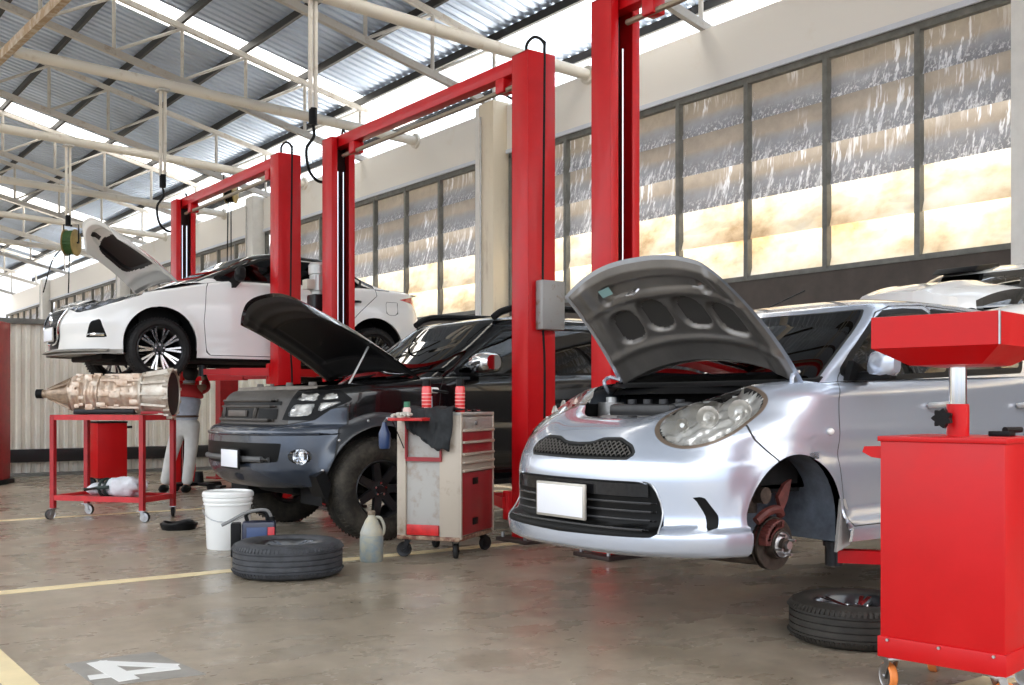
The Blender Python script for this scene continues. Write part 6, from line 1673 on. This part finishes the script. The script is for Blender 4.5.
# bay number on the floor
def fp(cx, cy): 
    x, y = floorpt(cx / 4.267, 600 + cy / 4.267); return V(x, y, 0)
t = thing('bay_number', 'white number 4 painted on a grey floor square at lower left', 'floor marking', tuple(fp(570, 300)))
o0 = fp(570, 300)
bm = BM(); q = [fp(275, 275) - o0, fp(650, 222) - o0, fp(880, 318) - o0, fp(415, 372) - o0]
prism(bm, [(p.x, p.y) for p in q], .0005, .002, ax='z'); obj('grey_square', bm, mat('grey_floor_paint', (.30, .285, .26), .45, var=.2, vscale=8), t)
bm = BM()
for i, (a, b, w_) in enumerate((((765, 289), (378, 334), .075), ((752, 284), (408, 269), .07), ((412, 266), (552, 344), .085))):
    A, B = fp(*a) - o0, fp(*b) - o0; d = (B - A).normalized(); n = V(-d.y, d.x, 0) * w_ / 2
    prism(bm, [((A + n).x, (A + n).y), ((A - n).x, (A - n).y), ((B - n).x, (B - n).y), ((B + n).x, (B + n).y)], .0021, .0031 + .0002 * i, ax='z')
obj('numeral', bm, mat('white_floor_paint', (.8, .8, .78), .45), t)
# ================================================================== mechanic
def skin(name, pts, edges, root_i, m, parent, sub=2):
    me = bpy.data.meshes.new(name); me.from_pydata([p[0] for p in pts], edges, []); o = mesh_obj(name, me, m, parent)
    md = o.modifiers.new('skin', 'SKIN'); md.use_smooth_shade = True
    sv = me.skin_vertices[0].data
    for i, p in enumerate(pts):
        r = p[1]; sv[i].radius = (r, r) if not isinstance(r, tuple) else r; sv[i].use_root = (i == root_i)
    s = o.modifiers.new('sub', 'SUBSURF'); s.levels = sub; s.render_levels = sub
    return o
# local frame: +x to the picture's right, +y away from the camera
px_, py_, _ = at(179, 13.42)
pe = thing('person', 'mechanic seen from behind in grey work clothes with red shoulders, arms raised under the sedan', 'person', (px_, py_, 0), -ang)
SK = mat('skin', (.48, .27, .18), .5); HAIR = mat('black_hair', (.01, .009, .009), .6); SHIRT = mat('grey_work_shirt', (.42, .44, .50), .75, var=.15, vscale=10); TROU = mat('pale_grey_trousers', (.58, .56, .53), .75, var=.12, vscale=6)
REDC = mat('red_yoke_cloth', (.55, .03, .03), .7)
P = [((.08, 0, .90), .09), ((.08, .0, 1.02), .08), ((.09, .01, 1.14), .09), ((.10, .02, 1.26), .10), ((.11, .03, 1.335), .065), ((.12, .035, 1.39), .055),
     ((.13, .05, 1.47), .078), ((.135, .055, 1.535), .080), ((.135, .05, 1.585), .05),
     ((-.05, .03, 1.31), .062), ((-.13, .12, 1.36), .048), ((-.10, .28, 1.50), .040), ((-.09, .32, 1.60), .030),
     ((.26, .03, 1.31), .062), ((.31, .16, 1.33), .048), ((.22, .30, 1.50), .040), ((.20, .33, 1.60), .030),
     ((.0, 0, .86), .065), ((-.10, .0, .48), .05), ((-.19, .02, .10), .042), ((-.20, -.08, .04), .03),
     ((.16, 0, .86), .065), ((.15, -.02, .47), .05), ((.09, .02, .10), .042), ((.09, -.09, .04), .03)]
E = [(0, 1), (1, 2), (2, 3), (3, 4), (4, 5), (5, 6), (6, 7), (7, 8), (3, 9), (9, 10), (10, 11), (11, 12), (3, 13), (13, 14), (14, 15), (15, 16), (0, 17), (17, 18), (18, 19), (19, 20), (0, 21), (21, 22), (22, 23), (23, 24)]
skin('body', P, E, 0, SK, pe)
P2 = [((.08, 0, .86), (.17, .13)), ((.08, .0, 1.0), (.17, .13)), ((.09, .01, 1.12), (.19, .14)), ((.10, .02, 1.24), (.21, .145))]
skin('shirt', P2 , [(0, 1), (1, 2), (2, 3)], 0, SHIRT, pe)
P3 = [((.10, .02, 1.17), (.215, .15)), ((.10, .025, 1.27), (.20, .14)), ((.11, .03, 1.34), (.13, .10)), ((-.04, .03, 1.30), .078), ((-.13, .12, 1.35), .062), ((-.11, .22, 1.44), .055), ((.25, .03, 1.30), .078), ((.31, .15, 1.32), .062), ((.26, .23, 1.42), .055)]
skin('shoulder_yoke', P3, [(0, 1), (1, 2), (1, 3), (3, 4), (4, 5), (1, 6), (6, 7), (7, 8)], 0, REDC, pe)
P4 = [((.08, 0, .96), (.19, .15)), ((.08, 0, .86), (.19, .155)), ((-.01, 0, .78), .108), ((-.10, .0, .47), .080), ((-.185, .02, .09), .072), ((.165, 0, .78), .108), ((.15, -.02, .46), .080), ((.09, .02, .09), .072)]
skin('trousers', P4, [(0, 1), (1, 2), (2, 3), (3, 4), (1, 5), (5, 6), (6, 7)], 0, TROU, pe)
bm = BM(); tube(bm, [(.08 + .150 * math.cos(a), .118 * math.sin(a), .965) for a in np.linspace(0, 2 * PI, 25)[:-1]], .016, 6, closed=True); obj('belt', bm, mat('brown_belt', (.10, .06, .04), .5), pe)
bm = BM(); tube(bm, [(.118 + .06 * math.cos(a), .035 + .06 * math.sin(a), 1.40) for a in np.linspace(0, 2 * PI, 17)[:-1]], .018, 6, closed=True); obj('collar', bm, SHIRT, pe)
bm = BM(); k = len(bm.verts); ellipsoid(bm, (.135, .045, 1.515), .092, .10, .098, 20, 14); lump(bm, (.13, .02, 1.50), (.09, .09, .10), 2, .12); obj('hair', bm, HAIR, pe)
bm = BM()
for s in (-1, 1): ellipsoid(bm, (.135 + s * .088, .06, 1.49), .012, .02, .03, 10, 8)
obj('ear', bm, SK, pe)
bm = BM()
for s in (-1, 1): ellipsoid(bm, (.135 + s * .03, .145, 1.50), .012, .008, .008, 8, 6)
obj('eyes', bm, mat('eye_white', (.7, .7, .68), .2), pe)
bm = BM(); ellipsoid(bm, (.135, .15, 1.475), .012, .02, .022, 10, 8); ellipsoid(bm, (.135, .142, 1.435), .025, .008, .007, 10, 6); obj('face', bm, mat('lip_skin', (.42, .2, .15), .5), pe)
for hx, hy, hz in ((-.09, .32, 1.60), (.20, .33, 1.60)):
    s = -1 if hx < 0 else 1
    P5 = [((hx, hy, hz), .028), ((hx, hy + .01, hz + .05), (.040, .018))]; E5 = [(0, 1)]
    skin('palm', P5, E5, 0, SK, pe)
    for k, (dx, ln) in enumerate(((-.03, .062), (-.010, .074), (.010, .070), (.03, .055))):
        b = V(hx + dx, hy + .01, hz + .075)
        skin('finger', [(tuple(b), .0095), (tuple(b + V(dx * .15, .008, ln * .45)), .009), (tuple(b + V(dx * .2, .028, ln * .78)), .008), (tuple(b + V(dx * .2, .048, ln * .86)), .0075)], [(0, 1), (1, 2), (2, 3)], 0, SK, pe, 1)
    b = V(hx - s * .032, hy + .01, hz + .035); skin('thumb', [(tuple(b), .011), (tuple(b + V(-s * .028, .012, .028)), .010), (tuple(b + V(-s * .034, .028, .055)), .0085)], [(0, 1), (1, 2)], 0, SK, pe, 1)
for (x, y) in ((-.19, 0), (.09, 0)):
    bm = BM(); lump(bm, (x, y - .0, .055), (.052, .135, .055), 7, .08)
    for v in bm.verts: v.co.z = max(v.co.z, .004)
    obj('shoe', bm, BLK, pe)
